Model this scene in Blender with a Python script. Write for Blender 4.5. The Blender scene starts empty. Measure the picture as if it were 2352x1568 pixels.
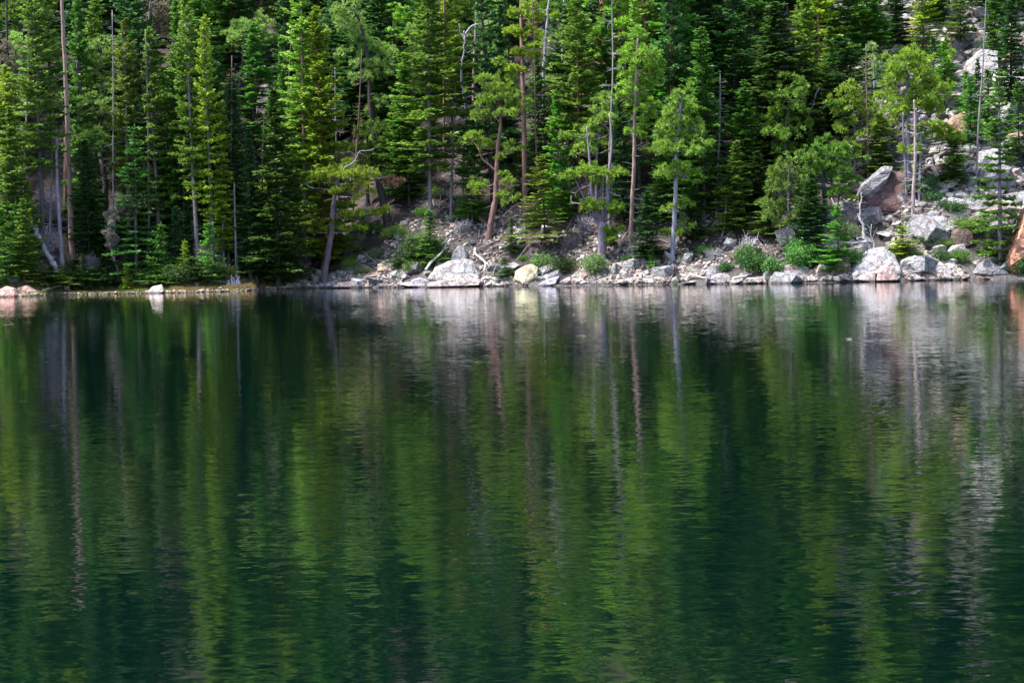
import bpy, bmesh, math, random
import numpy as np
from mathutils import Vector, Matrix, noise as mnoise
random.seed(7)
SC = bpy.context.scene
COL = SC.collection
R = math.radians

# ------------------------------------------------------------------ camera
CAM_H = 2.3
FPX = 4900.0                    # focal length in pixels of a 2352 px wide picture
ROLL, PITCH = R(1.2), math.atan((784-568)/4900.0)
cr = Vector((math.cos(ROLL), 0, -math.sin(ROLL)))
fw0 = Vector((0, math.cos(PITCH), -math.sin(PITCH)))
cr = (cr - fw0*cr.dot(fw0)).normalized()
cu = cr.cross(fw0).normalized()
cam_d = bpy.data.cameras.new('camera')
cam = bpy.data.objects.new('camera', cam_d); COL.objects.link(cam)
cam_d.lens = 36.0*FPX/2352; cam_d.sensor_width = 36; cam_d.clip_start = .1; cam_d.clip_end = 3000
M = Matrix((cr, cu, -fw0)).transposed().to_4x4(); M.translation = Vector((0, 0, CAM_H))
cam.matrix_world = M
SC.camera = cam
SC.render.resolution_x = 1024; SC.render.resolution_y = 682

# ------------------------------------------------------------------ light
SUN_EL, SUN_AZ = R(62), R(264)      # azimuth measured clockwise from +Y: behind the camera's left shoulder
w = bpy.data.worlds.new('World'); SC.world = w; w.use_nodes = True
nt = w.node_tree; bg = nt.nodes['Background']
sky = nt.nodes.new('ShaderNodeTexSky'); sky.sky_type = 'NISHITA'; sky.sun_disc = False
sky.sun_elevation = SUN_EL; sky.sun_rotation = SUN_AZ; sky.air_density = 1.0; sky.dust_density = 1.5
nt.links.new(sky.outputs[0], bg.inputs[0]); bg.inputs[1].default_value = 0.135
sl = bpy.data.lights.new('sun', 'SUN'); sl.energy = 4.2; sl.angle = R(11); sl.color = (1, .97, .90)
sun = bpy.data.objects.new('sun', sl); COL.objects.link(sun)
sd = Vector((math.sin(SUN_AZ)*math.cos(SUN_EL), math.cos(SUN_AZ)*math.cos(SUN_EL), math.sin(SUN_EL)))
sun.rotation_euler = sd.to_track_quat('Z', 'Y').to_euler()
sun.location = (-40, -20, 80)
SC.view_settings.view_transform = 'Standard'; SC.view_settings.look = 'None'
SC.view_settings.gamma = 1; SC.view_settings.exposure = 1.5

# ------------------------------------------------------------------ helpers
def ray(u, v):
    return cr*((u-1176)/FPX) + cu*((784-v)/FPX) + fw0
def at(u, v, Y):
    d = ray(u, v); return Vector((0, 0, CAM_H)) + d*(Y/d.y)
def proj(p):
    q = Vector(p)-Vector((0, 0, CAM_H)); k = q.dot(fw0)
    return 1176+FPX*q.dot(cr)/k, 784-FPX*q.dot(cu)/k
def h2(ix, iy, s):
    a = np.sin(ix*127.1+iy*311.7+s*74.7)*43758.5453
    return a-np.floor(a)
def vn(x, y, s=0):
    x = np.asarray(x, float); y = np.asarray(y, float)
    ix, iy = np.floor(x), np.floor(y); fx, fy = x-ix, y-iy
    fx = fx*fx*(3-2*fx); fy = fy*fy*(3-2*fy)
    return ((h2(ix, iy, s)*(1-fx)+h2(ix+1, iy, s)*fx)*(1-fy)+(h2(ix, iy+1, s)*(1-fx)+h2(ix+1, iy+1, s)*fx)*fy)-.5
# shoreline traced as ground points on the water plane
_sh = []
for (u, v) in [(-700, 690), (-200, 686), (0, 683), (80, 681), (150, 675), (340, 675), (420, 672), (560, 670), (600, 664), (720, 663), (760, 660), (900, 661),
               (1200, 657), (1500, 654), (1700, 653), (1900, 649), (2100, 645), (2352, 640), (2600, 636), (3100, 626)]:
    d = ray(u, v); k = -CAM_H/d.z; p = Vector((0, 0, CAM_H))+d*k
    _sh.append((p.x, p.y))
SX = np.array([a for a, b in _sh]); SY = np.array([b for a, b in _sh])
SY = np.array([SY[0]]+[0.25*SY[i-1]+.5*SY[i]+.25*SY[i+1] for i in range(1, len(SY)-1)]+[SY[-1]])
def shoreY(x): return np.interp(x, SX, SY)
def height(x, y):
    x = np.asarray(x, float); y = np.asarray(y, float)
    d = y-shoreY(x)-.6*vn(x*.6, y*0, 5)
    left = 1/(1+np.exp((x+15)/1.2))                     # left bank: a flat grassy shelf first
    rise = np.where(d > 0, (1-left)*(np.minimum(d, 3)*.40+np.maximum(d-3, 0)*.66) + left*(np.minimum(d, 2.6)*.12+np.maximum(d-2.6, 0)*.60), d*.16)
    rise = rise+np.maximum(x-17, 0)*.10*np.clip(d/6, 0, 1)
    rise = np.where(y > 240, rise*0+rise, rise)
    amp = np.clip(d/4, 0, 1)
    z = rise + amp*(1.5*vn(x*.16, y*.16, 1)+.7*vn(x*.45, y*.45, 2)+.25*vn(x*1.3, y*1.3, 3)) + .05*vn(x*2.2, y*2.2, 4)
    z = np.where(d < 0, np.maximum(z, -4), z)
    near = 7.0-y                                          # the near bank under the camera
    z = np.where(y < 20, np.where(near > 0, np.minimum(near*.16, .72), np.maximum(near*.16, -4)), z)
    return np.minimum(z, 95+0*z)
def hz(x, y): return float(height(x, y))
def ground_at(u, v):
    d = ray(u, v); o = Vector((0, 0, CAM_H)); prev = None
    ks = np.arange(105, 300, .15)
    X = d.x*ks/d.y; Z = CAM_H+d.z*ks/d.y
    H = height(X, ks)
    m = np.nonzero((Z-H) < 0)[0]
    i = m[0] if len(m) else len(ks)-1
    return Vector((X[i], ks[i], H[i]))

MATS = {}
def nodes(name):
    m = bpy.data.materials.new(name); m.use_nodes = True
    t = m.node_tree; b = t.nodes['Principled BSDF']; MATS[name] = m
    return m, t, b
def N(t, ty, **kw):
    n = t.nodes.new(ty)
    for k, v in kw.items():
        if k in n.inputs: n.inputs[k].default_value = v
        else: setattr(n, k, v)
    return n
def ramp(t, fac, stops):
    n = t.nodes.new('ShaderNodeValToRGB'); e = n.color_ramp.elements
    while len(e) < len(stops): e.new(.5)
    for i, (p, c) in enumerate(stops):
        e[i].position = p; e[i].color = (*c, 1) if len(c) == 3 else c
    t.links.new(fac, n.inputs[0]); return n.outputs[0]
def mix(t, ty, fac, a, b):
    n = t.nodes.new('ShaderNodeMix'); n.data_type = 'RGBA'; n.blend_type = ty
    for s, v in ((n.inputs[0], fac), (n.inputs[6], a), (n.inputs[7], b)):
        if hasattr(v, 'links'): t.links.new(v, s)
        elif isinstance(v, tuple): s.default_value = (*v, 1)
        else: s.default_value = v
    return n.outputs[2]
def math_(t, op, a, b=0.0):
    n = t.nodes.new('ShaderNodeMath'); n.operation = op
    for s, v in ((n.inputs[0], a), (n.inputs[1], b)):
        if hasattr(v, 'links'): t.links.new(v, s)
        else: s.default_value = v
    return n.outputs[0]

# foliage: albedo comes from the crown object's own colour, varied clump by clump
def mk_foliage(name, transl=.36, rough=.55):
    m, t, b = nodes(name)
    oi = N(t, 'ShaderNodeObjectInfo'); at_ = N(t, 'ShaderNodeAttribute', attribute_name='tone')
    v = ramp(t, at_.outputs['Fac'], [(0, (.62, .70, .68)), (.5, (1, 1, 1)), (1, (1.32, 1.34, .95))])
    c = mix(t, 'MULTIPLY', 1.0, oi.outputs['Color'], v)
    t.links.new(c, b.inputs['Base Color']); b.inputs['Roughness'].default_value = rough
    b.inputs['Specular IOR Level'].default_value = .35
    tr = N(t, 'ShaderNodeBsdfTranslucent'); t.links.new(c, tr.inputs[0])
    ms = N(t, 'ShaderNodeMixShader'); ms.inputs[0].default_value = transl
    t.links.new(b.outputs[0], ms.inputs[1]); t.links.new(tr.outputs[0], ms.inputs[2])
    t.links.new(ms.outputs[0], t.nodes['Material Output'].inputs[0])
    return m
mk_foliage('needles'); mk_foliage('broad_leaves', .4, .5)

def mk_bark(name, stops, scale=(5, 5, 1.2), bump=.5):
    m, t, b = nodes(name)
    tc = N(t, 'ShaderNodeTexCoord'); mp = N(t, 'ShaderNodeMapping'); mp.inputs['Scale'].default_value = scale
    t.links.new(tc.outputs['Object'], mp.inputs[0])
    n1 = N(t, 'ShaderNodeTexNoise', Scale=1.6, Detail=5.0, Roughness=.7); t.links.new(mp.outputs[0], n1.inputs[0])
    c = ramp(t, n1.outputs['Fac'], stops)
    oi = N(t, 'ShaderNodeObjectInfo'); c = mix(t, 'MULTIPLY', 1.0, c, oi.outputs['Color'])
    t.links.new(c, b.inputs['Base Color']); b.inputs['Roughness'].default_value = .85
    bp = N(t, 'ShaderNodeBump', Strength=bump, Distance=.03); t.links.new(n1.outputs['Fac'], bp.inputs['Height']); t.links.new(bp.outputs[0], b.inputs['Normal'])
    return m
mk_bark('bark', [(.3, (.35, .33, .36)), (.5, (.8, .78, .78)), (.68, (1.25, 1.15, 1.05))])
mk_bark('bleached_wood', [(.3, (.5, .5, .55)), (.5, (.95, .95, .97)), (.7, (1.2, 1.15, 1.1))], (9, 9, 2))

def mk_rock(name, stones=False):
    m, t, b = nodes(name)
    tc = N(t, 'ShaderNodeTexCoord'); oi = N(t, 'ShaderNodeObjectInfo')
    ad = N(t, 'ShaderNodeVectorMath', operation='ADD'); geo = N(t, 'ShaderNodeNewGeometry')
    t.links.new(geo.outputs['Position'], ad.inputs[0])
    n1 = N(t, 'ShaderNodeTexNoise', Scale=1.3, Detail=6.0, Roughness=.65); t.links.new(ad.outputs[0], n1.inputs[0])
    n2 = N(t, 'ShaderNodeTexNoise', Scale=7.0, Detail=6.0, Roughness=.75); t.links.new(ad.outputs[0], n2.inputs[0])
    n3 = N(t, 'ShaderNodeTexVoronoi', Scale=1.5); n3.feature = 'DISTANCE_TO_EDGE'
    wv = N(t, 'ShaderNodeTexNoise', Scale=1.6, Detail=6.0, Roughness=.7); t.links.new(ad.outputs[0], wv.inputs[0])
    wa = mix(t, 'ADD', 1.6, ad.outputs[0], wv.outputs['Color']); t.links.new(wa, n3.inputs[0])
    c = ramp(t, n1.outputs['Fac'], [(.30, (.72, .54, .48)), (.40, (.88, .82, .81)), (.55, (1, 1, 1)), (.68, (.90, .98, .86))])
    c2 = ramp(t, n2.outputs['Fac'], [(.33, (.35, .34, .38)), (.48, (.9, .9, .92)), (.65, (1.2, 1.18, 1.12))])
    c = mix(t, 'MULTIPLY', 1.0, c, c2)
    cr_ = ramp(t, n3.outputs['Distance'], [(0, (.25, .22, .22)), (.02, (.8, .78, .78)), (.05, (1, 1, 1))])
    c = mix(t, 'MULTIPLY', .85, c, cr_)
    c = mix(t, 'MULTIPLY', 1.0, c, oi.outputs['Color'])
    if stones:
        ta = N(t, 'ShaderNodeAttribute', attribute_name='tone')
        tc_ = ramp(t, ta.outputs['Fac'], [(0, (.30, .27, .29)), (.3, (.62, .58, .60)), (.5, (.95, .82, .77)), (.7, (.95, .97, .84)), (1, (1.3, 1.27, 1.27))]); c = mix(t, 'MULTIPLY', 1.0, c, tc_)
    sx = N(t, 'ShaderNodeSeparateXYZ'); t.links.new(geo.outputs['Position'], sx.inputs[0])      # wet band at the waterline
    wz = math_(t, 'ADD', sx.outputs['Z'], math_(t, 'MULTIPLY', n1.outputs['Fac'], -.16))
    wet = ramp(t, wz, [(0, (.28, .27, .27)), (.06, (1, 1, 1))]); c = mix(t, 'MULTIPLY', 1.0, c, wet)
    t.links.new(c, b.inputs['Base Color']); b.inputs['Roughness'].default_value = .8
    vc = N(t, 'ShaderNodeTexVoronoi', Scale=3.5); t.links.new(wa, vc.inputs[0])
    hsum = math_(t, 'ADD', math_(t, 'MULTIPLY', n2.outputs['Fac'], .5), math_(t, 'MULTIPLY', math_(t, 'MINIMUM', n3.outputs['Distance'], .12), 4.0))
    bp = N(t, 'ShaderNodeBump', Strength=.9, Distance=.10); t.links.new(hsum, bp.inputs['Height']); t.links.new(bp.outputs[0], b.inputs['Normal'])
    return m
mk_rock('rock'); mk_rock('stones', True)

def mk_ground():
    m, t, b = nodes('ground_soil')
    geo = N(t, 'ShaderNodeNewGeometry'); a = N(t, 'ShaderNodeAttribute', attribute_name='cover')
    sp = N(t, 'ShaderNodeSeparateColor'); t.links.new(a.outputs['Color'], sp.inputs[0])
    n1 = N(t, 'ShaderNodeTexNoise', Scale=1.1, Detail=8.0, Roughness=.7); t.links.new(geo.outputs['Position'], n1.inputs[0])
    n2 = N(t, 'ShaderNodeTexNoise', Scale=9.0, Detail=5.0, Roughness=.75); t.links.new(geo.outputs['Position'], n2.inputs[0])
    soil = ramp(t, n1.outputs['Fac'], [(.35, (.014, .010, .011)), (.5, (.052, .036, .034)), (.65, (.105, .080, .076))])
    rock = ramp(t, n2.outputs['Fac'], [(.40, (.02, .017, .018)), (.52, (.075, .068, .068)), (.70, (.26, .25, .23))])
    grass = ramp(t, n2.outputs['Fac'], [(.35, (.03, .045, .012)), (.5, (.10, .10, .035)), (.68, (.26, .20, .12))])
    c = mix(t, 'MIX', sp.outputs[0], soil, rock); c = mix(t, 'MIX', sp.outputs[1], c, grass)
    t.links.new(c, b.inputs['Base Color']); b.inputs['Roughness'].default_value = .95
    bp = N(t, 'ShaderNodeBump', Strength=.8, Distance=.12); t.links.new(n2.outputs['Fac'], bp.inputs['Height']); t.links.new(bp.outputs[0], b.inputs['Normal'])
mk_ground()

def mk_water():
    m, t, b = nodes('lake_water')
    geo = N(t, 'ShaderNodeNewGeometry')
    def field(scale, amp, sx=1, off=0):
        mp = N(t, 'ShaderNodeMapping'); mp.inputs['Scale'].default_value = (sx, 1, 1); mp.inputs['Location'].default_value = (off, off, 0)
        t.links.new(geo.outputs['Position'], mp.inputs[0])
        n = N(t, 'ShaderNodeTexNoise', Scale=scale, Detail=2.0, Roughness=.5); t.links.new(mp.outputs[0], n.inputs[0])
        s = N(t, 'ShaderNodeVectorMath', operation='SUBTRACT'); t.links.new(n.outputs['Color'], s.inputs[0]); s.inputs[1].default_value = (.5, .5, .5)
        k = N(t, 'ShaderNodeVectorMath', operation='SCALE'); t.links.new(s.outputs[0], k.inputs[0]); k.inputs['Scale'].default_value = amp
        return k.outputs[0]
    f1 = field(7.5, .060, .5); f2 = field(1.6, .012, .6, 31.7); f3 = field(19.0, .040, .5, 11.3)
    def add(a, b_):
        n = N(t, 'ShaderNodeVectorMath', operation='ADD'); t.links.new(a, n.inputs[0]); t.links.new(b_, n.inputs[1]); return n.outputs[0]
    f = add(add(f1, f2), f3)
    # calm and ruffled patches
    pn = N(t, 'ShaderNodeTexNoise', Scale=.09, Detail=3.0); t.links.new(geo.outputs['Position'], pn.inputs[0])
    pa = math_(t, 'MULTIPLY_ADD', pn.outputs['Fac'], 2.6); pa.node.inputs[2].default_value = -.35
    k = N(t, 'ShaderNodeVectorMath', operation='SCALE'); t.links.new(f, k.inputs[0]); t.links.new(pa, k.inputs['Scale'])
    ml = N(t, 'ShaderNodeVectorMath', operation='MULTIPLY'); t.links.new(k.outputs[0], ml.inputs[0]); ml.inputs[1].default_value = (1, 1, 0)
    a2 = N(t, 'ShaderNodeVectorMath', operation='ADD'); t.links.new(ml.outputs[0], a2.inputs[0]); a2.inputs[1].default_value = (0, 0, 1)
    nm = N(t, 'ShaderNodeVectorMath', operation='NORMALIZE'); t.links.new(a2.outputs[0], nm.inputs[0])
    t.links.new(nm.outputs[0], b.inputs['Normal'])
    b.inputs['Base Color'].default_value = (.0002, .0046, .0038, 1)
    b.inputs['Roughness'].default_value = .02; b.inputs['IOR'].default_value = 1.333
    b.inputs['Specular Tint'].default_value = (.64, .90, .84, 1)
mk_water()

def smooth_path(P, k=5):
    P = np.array([tuple(p) for p in P], float)
    if len(P) < 3: return P
    Q = np.vstack([2*P[0]-P[1], P, 2*P[-1]-P[-2]]); out = []
    for i in range(1, len(Q)-2):
        for t in np.arange(k)/k:
            a, b, c, d = Q[i-1], Q[i], Q[i+1], Q[i+2]
            out.append(.5*((2*b)+(-a+c)*t+(2*a-5*b+4*c-d)*t*t+(-a+3*b-3*c+d)*t**3))
    out.append(P[-1]); return np.array(out)
class MB:
    """collects vertices and faces for one mesh"""
    def __init__(s): s.v = []; s.f = []; s.n = 0; s.tone = []
    def quads(s, V, tone=None):                       # V: (k,4,3)
        k = len(V)
        if not k: return
        s.v.append(V.reshape(-1, 3)); s.f.append((np.arange(k*4).reshape(k, 4)+s.n)); s.n += k*4
        s.tone.append(np.repeat(np.full(k, .5) if tone is None else np.broadcast_to(tone, (k,)), 4))
    def tube(s, pts, rad, n=7, cap=True):
        P = np.array([tuple(p) for p in pts], float); k = len(P); rad = np.broadcast_to(np.asarray(rad, float), (k,))
        T = np.gradient(P, axis=0); T /= np.linalg.norm(T, axis=1)[:, None]+1e-9
        ref = np.array([0, 1, 0.]) if abs(T[:, 1]).mean() < .8 else np.array([1., 0, 0])
        A = np.cross(T, ref); A /= np.linalg.norm(A, axis=1)[:, None]+1e-9; B = np.cross(T, A)
        a = np.arange(n)*2*math.pi/n
        V = P[:, None]+rad[:, None, None]*(np.cos(a)[None, :, None]*A[:, None]+np.sin(a)[None, :, None]*B[:, None])
        s.v.append(V.reshape(-1, 3)); i = np.arange(k-1)[:, None]*n; j = np.arange(n)[None]; j2 = (j+1) % n
        F = np.stack([i+j, i+j2, i+n+j2, i+n+j], -1).reshape(-1, 4)+s.n
        s.f.append(F); s.n += k*n; s.tone.append(np.full(k*n, .5))
        if cap:
            for e, q in ((0, 0), (k-1, 1)):
                c = s.n; s.v.append(P[e:e+1]); s.n += 1; s.tone.append(np.array([.5]))
                b0 = c-k*n+e*n if q == 0 else c-1-k*n+e*n
                idx = np.arange(n)
                tri = np.stack([b0+idx, b0+(idx+1) % n, np.full(n, c), np.full(n, c)], -1)
                s.f.append(tri)
    def mesh(s, name, mat, smooth=False):
        V = np.concatenate(s.v).astype(np.float32); F = np.concatenate(s.f)
        tri = F[:, 2] == F[:, 3]
        cnt = np.where(tri, 3, 4); st = np.concatenate([[0], np.cumsum(cnt)[:-1]])
        flat = F.reshape(-1); keep = np.ones((len(F), 4), bool); keep[tri, 3] = False
        flat = flat[keep.reshape(-1)]
        me = bpy.data.meshes.new(name)
        me.vertices.add(len(V)); me.vertices.foreach_set('co', V.reshape(-1))
        me.loops.add(len(flat)); me.loops.foreach_set('vertex_index', flat.astype(np.int32))
        me.polygons.add(len(F)); me.polygons.foreach_set('loop_start', st.astype(np.int32)); me.polygons.foreach_set('loop_total', cnt.astype(np.int32))
        me.polygons.foreach_set('use_smooth', np.full(len(F), smooth))
        tn = np.concatenate(s.tone).astype(np.float32)
        a = me.attributes.new('tone', 'FLOAT', 'POINT'); a.data.foreach_set('value', tn)
        me.update(); me.materials.append(MATS[mat]); return me

def link(name, me, parent=None, color=None):
    o = bpy.data.objects.new(name, me); COL.objects.link(o)
    if parent: o.parent = parent
    if color: o.color = (*color, 1)
    return o
def empty(name, loc, rz=0, scale=(1, 1, 1)):
    o = bpy.data.objects.new(name, None); COL.objects.link(o); o.empty_display_size = .3
    o.location = loc; o.rotation_euler = (0, 0, rz); o.scale = scale; return o
def tag(o, label=None, cat=None, group=None, kind=None):
    if label: o['label'] = label
    if cat: o['category'] = cat
    if group: o['group'] = group
    if kind or cat: o['kind'] = kind or 'thing'
    return o

# ------------------------------------------------------------------ setting: ground and water
def build_ground():
    xs = np.concatenate([np.linspace(-900, -60, 24)[:-1], np.arange(-60, 60, .5), np.linspace(60, 900, 24)])
    ys = np.concatenate([np.linspace(-300, 0, 10)[:-1], np.arange(0, 24, 1.5), np.linspace(24, 108, 12)[:-1], np.arange(108, 172, .45), np.arange(172, 240, 2.0), np.linspace(240, 900, 20)])
    X, Y = np.meshgrid(xs, ys); Z = height(X, Y)
    m = MB(); nx, ny = len(xs), len(ys)
    V = np.stack([X, Y, Z], -1).reshape(-1, 3); m.v.append(V); m.n = len(V); m.tone.append(np.full(len(V), .5))
    i = np.arange(ny-1)[:, None]*nx+np.arange(nx-1)[None]
    m.f.append(np.stack([i, i+1, i+nx+1, i+nx], -1).reshape(-1, 4))
    me = m.mesh('ground', 'ground_soil', True)
    d = Y-shoreY(X)
    rocky = np.clip(1-d/4, 0, 1)*(X > -12)*.85
    rb = 26+0.12*(Y-125)                                # band of talus running up the hillside on the right
    rocky = np.maximum(rocky, np.clip(1.5-np.abs(X-rb)/4.5, 0, 1)*np.clip(2-(Y-124)/22, .1, 1))
    rocky = np.maximum(rocky, .45*(vn(X*.3, Y*.3, 9) > .12)*(X > -10))
    grass = np.clip(1-np.abs(d-1.6)/2.6, 0, 1)*(X < -14.5)
    c = np.zeros((len(V), 4), np.float32); c[:, 0] = rocky.reshape(-1); c[:, 1] = grass.reshape(-1); c[:, 3] = 1
    a = me.color_attributes.new('cover', 'FLOAT_COLOR', 'POINT'); a.data.foreach_set('color', c.reshape(-1))
    tag(link('ground', me), kind='structure')
build_ground()
def build_water():
    m = MB(); m.quads(np.array([[(-900, -40, 0), (900, -40, 0), (900, 160, 0), (-900, 160, 0)]], float))
    tag(link('lake', m.mesh('lake', 'lake_water')), kind='structure')
build_water()

# ------------------------------------------------------------------ foliage generators
def unit(a): return a/(np.linalg.norm(a, axis=-1, keepdims=True)+1e-9)
def blades(m, P, D, ln, wd, rng, tone, flat=.5):
    """diamond shaped leaf clumps centred on P pointing along D"""
    k = len(P); rnd = rng.normal(size=(k, 3)); rnd[:, 2] = rnd[:, 2]*.5+(1.1 if flat > .6 else 0)
    W = unit(np.cross(D, rnd)); ln = np.broadcast_to(ln, (k,))[:, None]; wd = np.broadcast_to(wd, (k,))[:, None]
    V = np.stack([P-D*ln*.45, P+W*wd*.5+D*ln*.08, P+D*ln*.55, P-W*wd*.5+D*ln*.08], 1)
    m.quads(V, tone)
def spruce_crown(seed, H, Rr, base=.06, tier=.32, inner=.18, nb=6, dropout=.12, pw=.85, leaf=(.27, .13), shelf=0.0, tlen=.42):
    rng = np.random.default_rng(seed); m = MB(); br = MB(); z = base*H; lopside = rng.uniform(0, 6.28); lop = rng.uniform(.08, .32)
    while z < H-.05:
        t = (z-base*H)/(H-base*H)
        L0 = Rr*max(1-t, 0)**pw+.10
        if t < .1: L0 *= .65+3.5*t
        L0 *= rng.uniform(.62, 1.2)
        n = max(3, int(round(nb*(.65+.5*(1-t))))); a0 = rng.uniform(0, 6.28)
        for i in range(n):
            if rng.random() < dropout: continue
            az = a0+6.283*i/n+rng.normal()*.25
            l = L0*rng.uniform(.5, 1.25)*(1+lop*math.cos(az-lopside)); tone0 = rng.uniform(.15, .85)
            elev = -.28+.75*t**1.6+rng.normal()*.07-shelf*.1
            ax = np.array([math.cos(az), math.sin(az)]); zz = z+rng.uniform(-.5, .5)*tier*(1-shelf)
            ns = max(3, int(l*(1-inner)/.125)); s = np.linspace(inner if l > .5 else .05, 1, ns)
            def pos(q): return np.stack([ax[0]*l*q, ax[1]*l*q, zz+elev*l*q+.20*l*q*q], -1)
            if l > .5: br.tube(pos(np.linspace(0, .8, 3)), [.022+.008*l, .015, .006], 3, False)
            Ps = pos(s)
            allP = []; allD = []
            for side in (-1, 1):
                tl = (tlen*l*(1.02-s)*(.55+.45*np.minimum(s/.35, 1))+.10)*rng.uniform(.7, 1.2, ns)
                ta = az+side*rng.uniform(.75, 1.2, ns)
                for q in range(4):
                    fr = (q+.4)/4
                    use = (tl*fr < tl) & ((tl > .18) | (q % 2 == 0))
                    dd = np.stack([np.cos(ta), np.sin(ta), -.12+.25*fr+rng.normal(size=ns)*.16], -1)
                    pp = Ps+dd*(tl*fr)[:, None]+rng.normal(size=(ns, 3))*.03
                    allP.append(pp[use]); allD.append(dd[use])
            # leader along the branch
            dd = np.tile([ax[0], ax[1], .15+.3*t], (ns, 1)); allP.append(Ps); allD.append(dd)
            P = np.concatenate(allP); D = np.concatenate(allD)
            D = unit(D+rng.normal(size=D.shape)*np.array([.28, .28, .20])+np.array([ax[0]*.35, ax[1]*.35, .05]))
            k = len(P)
            blades(m, P, D, leaf[0]*rng.uniform(.7, 1.35, k), leaf[1]*rng.uniform(.7, 1.4, k), rng, np.clip(tone0+rng.normal(size=k)*.16, 0, 1), 1)
        z += tier*rng.uniform(.75, 1.25)*(1-.45*t)
    # leader shoot
    k = 10; P = np.zeros((k, 3)); P[:, 2] = np.linspace(H-.35, H+.1, k)
    blades(m, P, unit(rng.normal(size=(k, 3))*.35+np.array([0, 0, 1])), .18, .06, rng, .5)
    return m, br
def tufts(m, C, D, rng, n=32, ln=.28, wd=.046, tone0=None):
    """bursts of needles at C looking along D"""
    k = len(C); C = np.repeat(C, n, 0); D0 = np.repeat(D, n, 0)
    dd = unit(rng.normal(size=(k*n, 3))*.68+D0)
    L = ln*rng.uniform(.6, 1.15, k*n)
    tt = np.repeat(rng.uniform(.1, .9, k) if tone0 is None else tone0, n)
    blades(m, C+dd*(L*.5)[:, None], dd, L, wd*rng.uniform(.8, 1.5, k*n), rng, np.clip(tt+rng.normal(size=k*n)*.15, 0, 1))
def blob_tufts(m, br, c, r, rng, dens=1.0, root=None, **kw):
    c = np.array(c, float); r = np.array(r, float)
    area = 4*(r[0]*r[2]+r[0]*r[1]+r[1]*r[2])
    k = max(6, int(area*4.9*dens))
    d = unit(rng.normal(size=(k, 3))); rr = rng.uniform(.25, 1, k)**.5
    wob = .75+.5*(vn(d[:, 0]*2.1+c[0], d[:, 2]*2.1+d[:, 1], int(abs(c[0]*7)) % 50)+.5)
    rr = rr*np.where(rng.random(k) < .33, rng.uniform(1.0, 1.75, k), 1); P = c+d*r*(rr*wob)[:, None]; D = unit(d*np.array([.8, .8, .6])+np.array([0, 0, .75]))
    low = d[:, 2] < -.55; P[low, 2] += .5*r[2]
    tufts(m, P, D, rng, **kw)
    if br is not None:
        hub = c-np.array([0, 0, r[2]*.45])
        if root is not None:
            rt = np.array(root); br.tube(smooth_path([rt, (rt+hub)/2-np.array([0, 0, .12*np.linalg.norm(rt-hub)]), hub], 3), .045, 5, False)
        for q in range(0, k, 5): br.tube([hub, (hub+P[q])/2+rng.normal(size=3)*.06, P[q]], [.03, .016, .007], 4, False)

def trunk_mesh(seed, H, r0, r1=.03, bend=.12, n=9, flare=1.35):
    rng = np.random.default_rng(seed); m = MB(); k = 18; t = np.linspace(0, 1, k)
    ox = np.cumsum(rng.normal(size=k))*bend*.12; oy = np.cumsum(rng.normal(size=k))*bend*.12; ox -= ox[0]; oy -= oy[0]
    ox *= np.sin(t*math.pi); oy *= np.sin(t*math.pi)
    rad = r1+(r0-r1)*(1-t)**.8; rad[0] *= flare
    z = t*H; z[0] = -.6
    m.tube(np.stack([ox, oy, z], -1), rad, n); return m
def dead_twigs(m, seed, z0, z1, n, l=(.4, 1.1), r=.014, path=None, curve=.15, droop=-.1):
    rng = np.random.default_rng(seed)
    for i in range(n):
        z = rng.uniform(z0, z0+(z1-z0)*.94); az = rng.uniform(0, 6.28); L = rng.uniform(*l)*(1.1-.7*(z-z0)/max(z1-z0, .1))
        o = np.array([0, 0, z]) if path is None else np.array(path(z))
        d = np.array([math.cos(az), math.sin(az), rng.normal()*.25+droop])
        p1 = o+d*L*.5+rng.normal(size=3)*curve*L*.5; p2 = o+d*L+rng.normal(size=3)*curve*L+np.array([0, 0, .1*L])
        m.tube([o, p1, p2], [r, r*.7, r*.3], 4, False)
        if L > .5:
            for q in range(3):
                s = rng.uniform(.35, .9); b = o+(p2-o)*s; e = b+(d*.3+rng.normal(size=3)*.4)*L*.35
                m.tube([b, e], [r*.5, r*.25], 3, False)

# colours (albedo)
G_DARK = (.050, .130, .034); G_MID = (.095, .225, .032); G_LIME = (.24, .42, .050); G_YEL = (.28, .40, .035)
G_OLIVE = (.145, .245, .034); G_BLUE = (.05, .20, .085); G_PALE = (.29, .44, .11); G_GOLD = (.195, .285, .024); G_BRIGHT = (.12, .34, .035)
B_GREY = (.11, .095, .10); B_PALE = (.23, .20, .215); B_RED = (.24, .12, .08); B_PINK = (.42, .28, .23); B_DARK = (.055, .045, .05); B_PURPLE = (.24, .20, .25)
W_WHITE = (.36, .34, .36); W_GREY = (.22, .20, .23)

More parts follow.
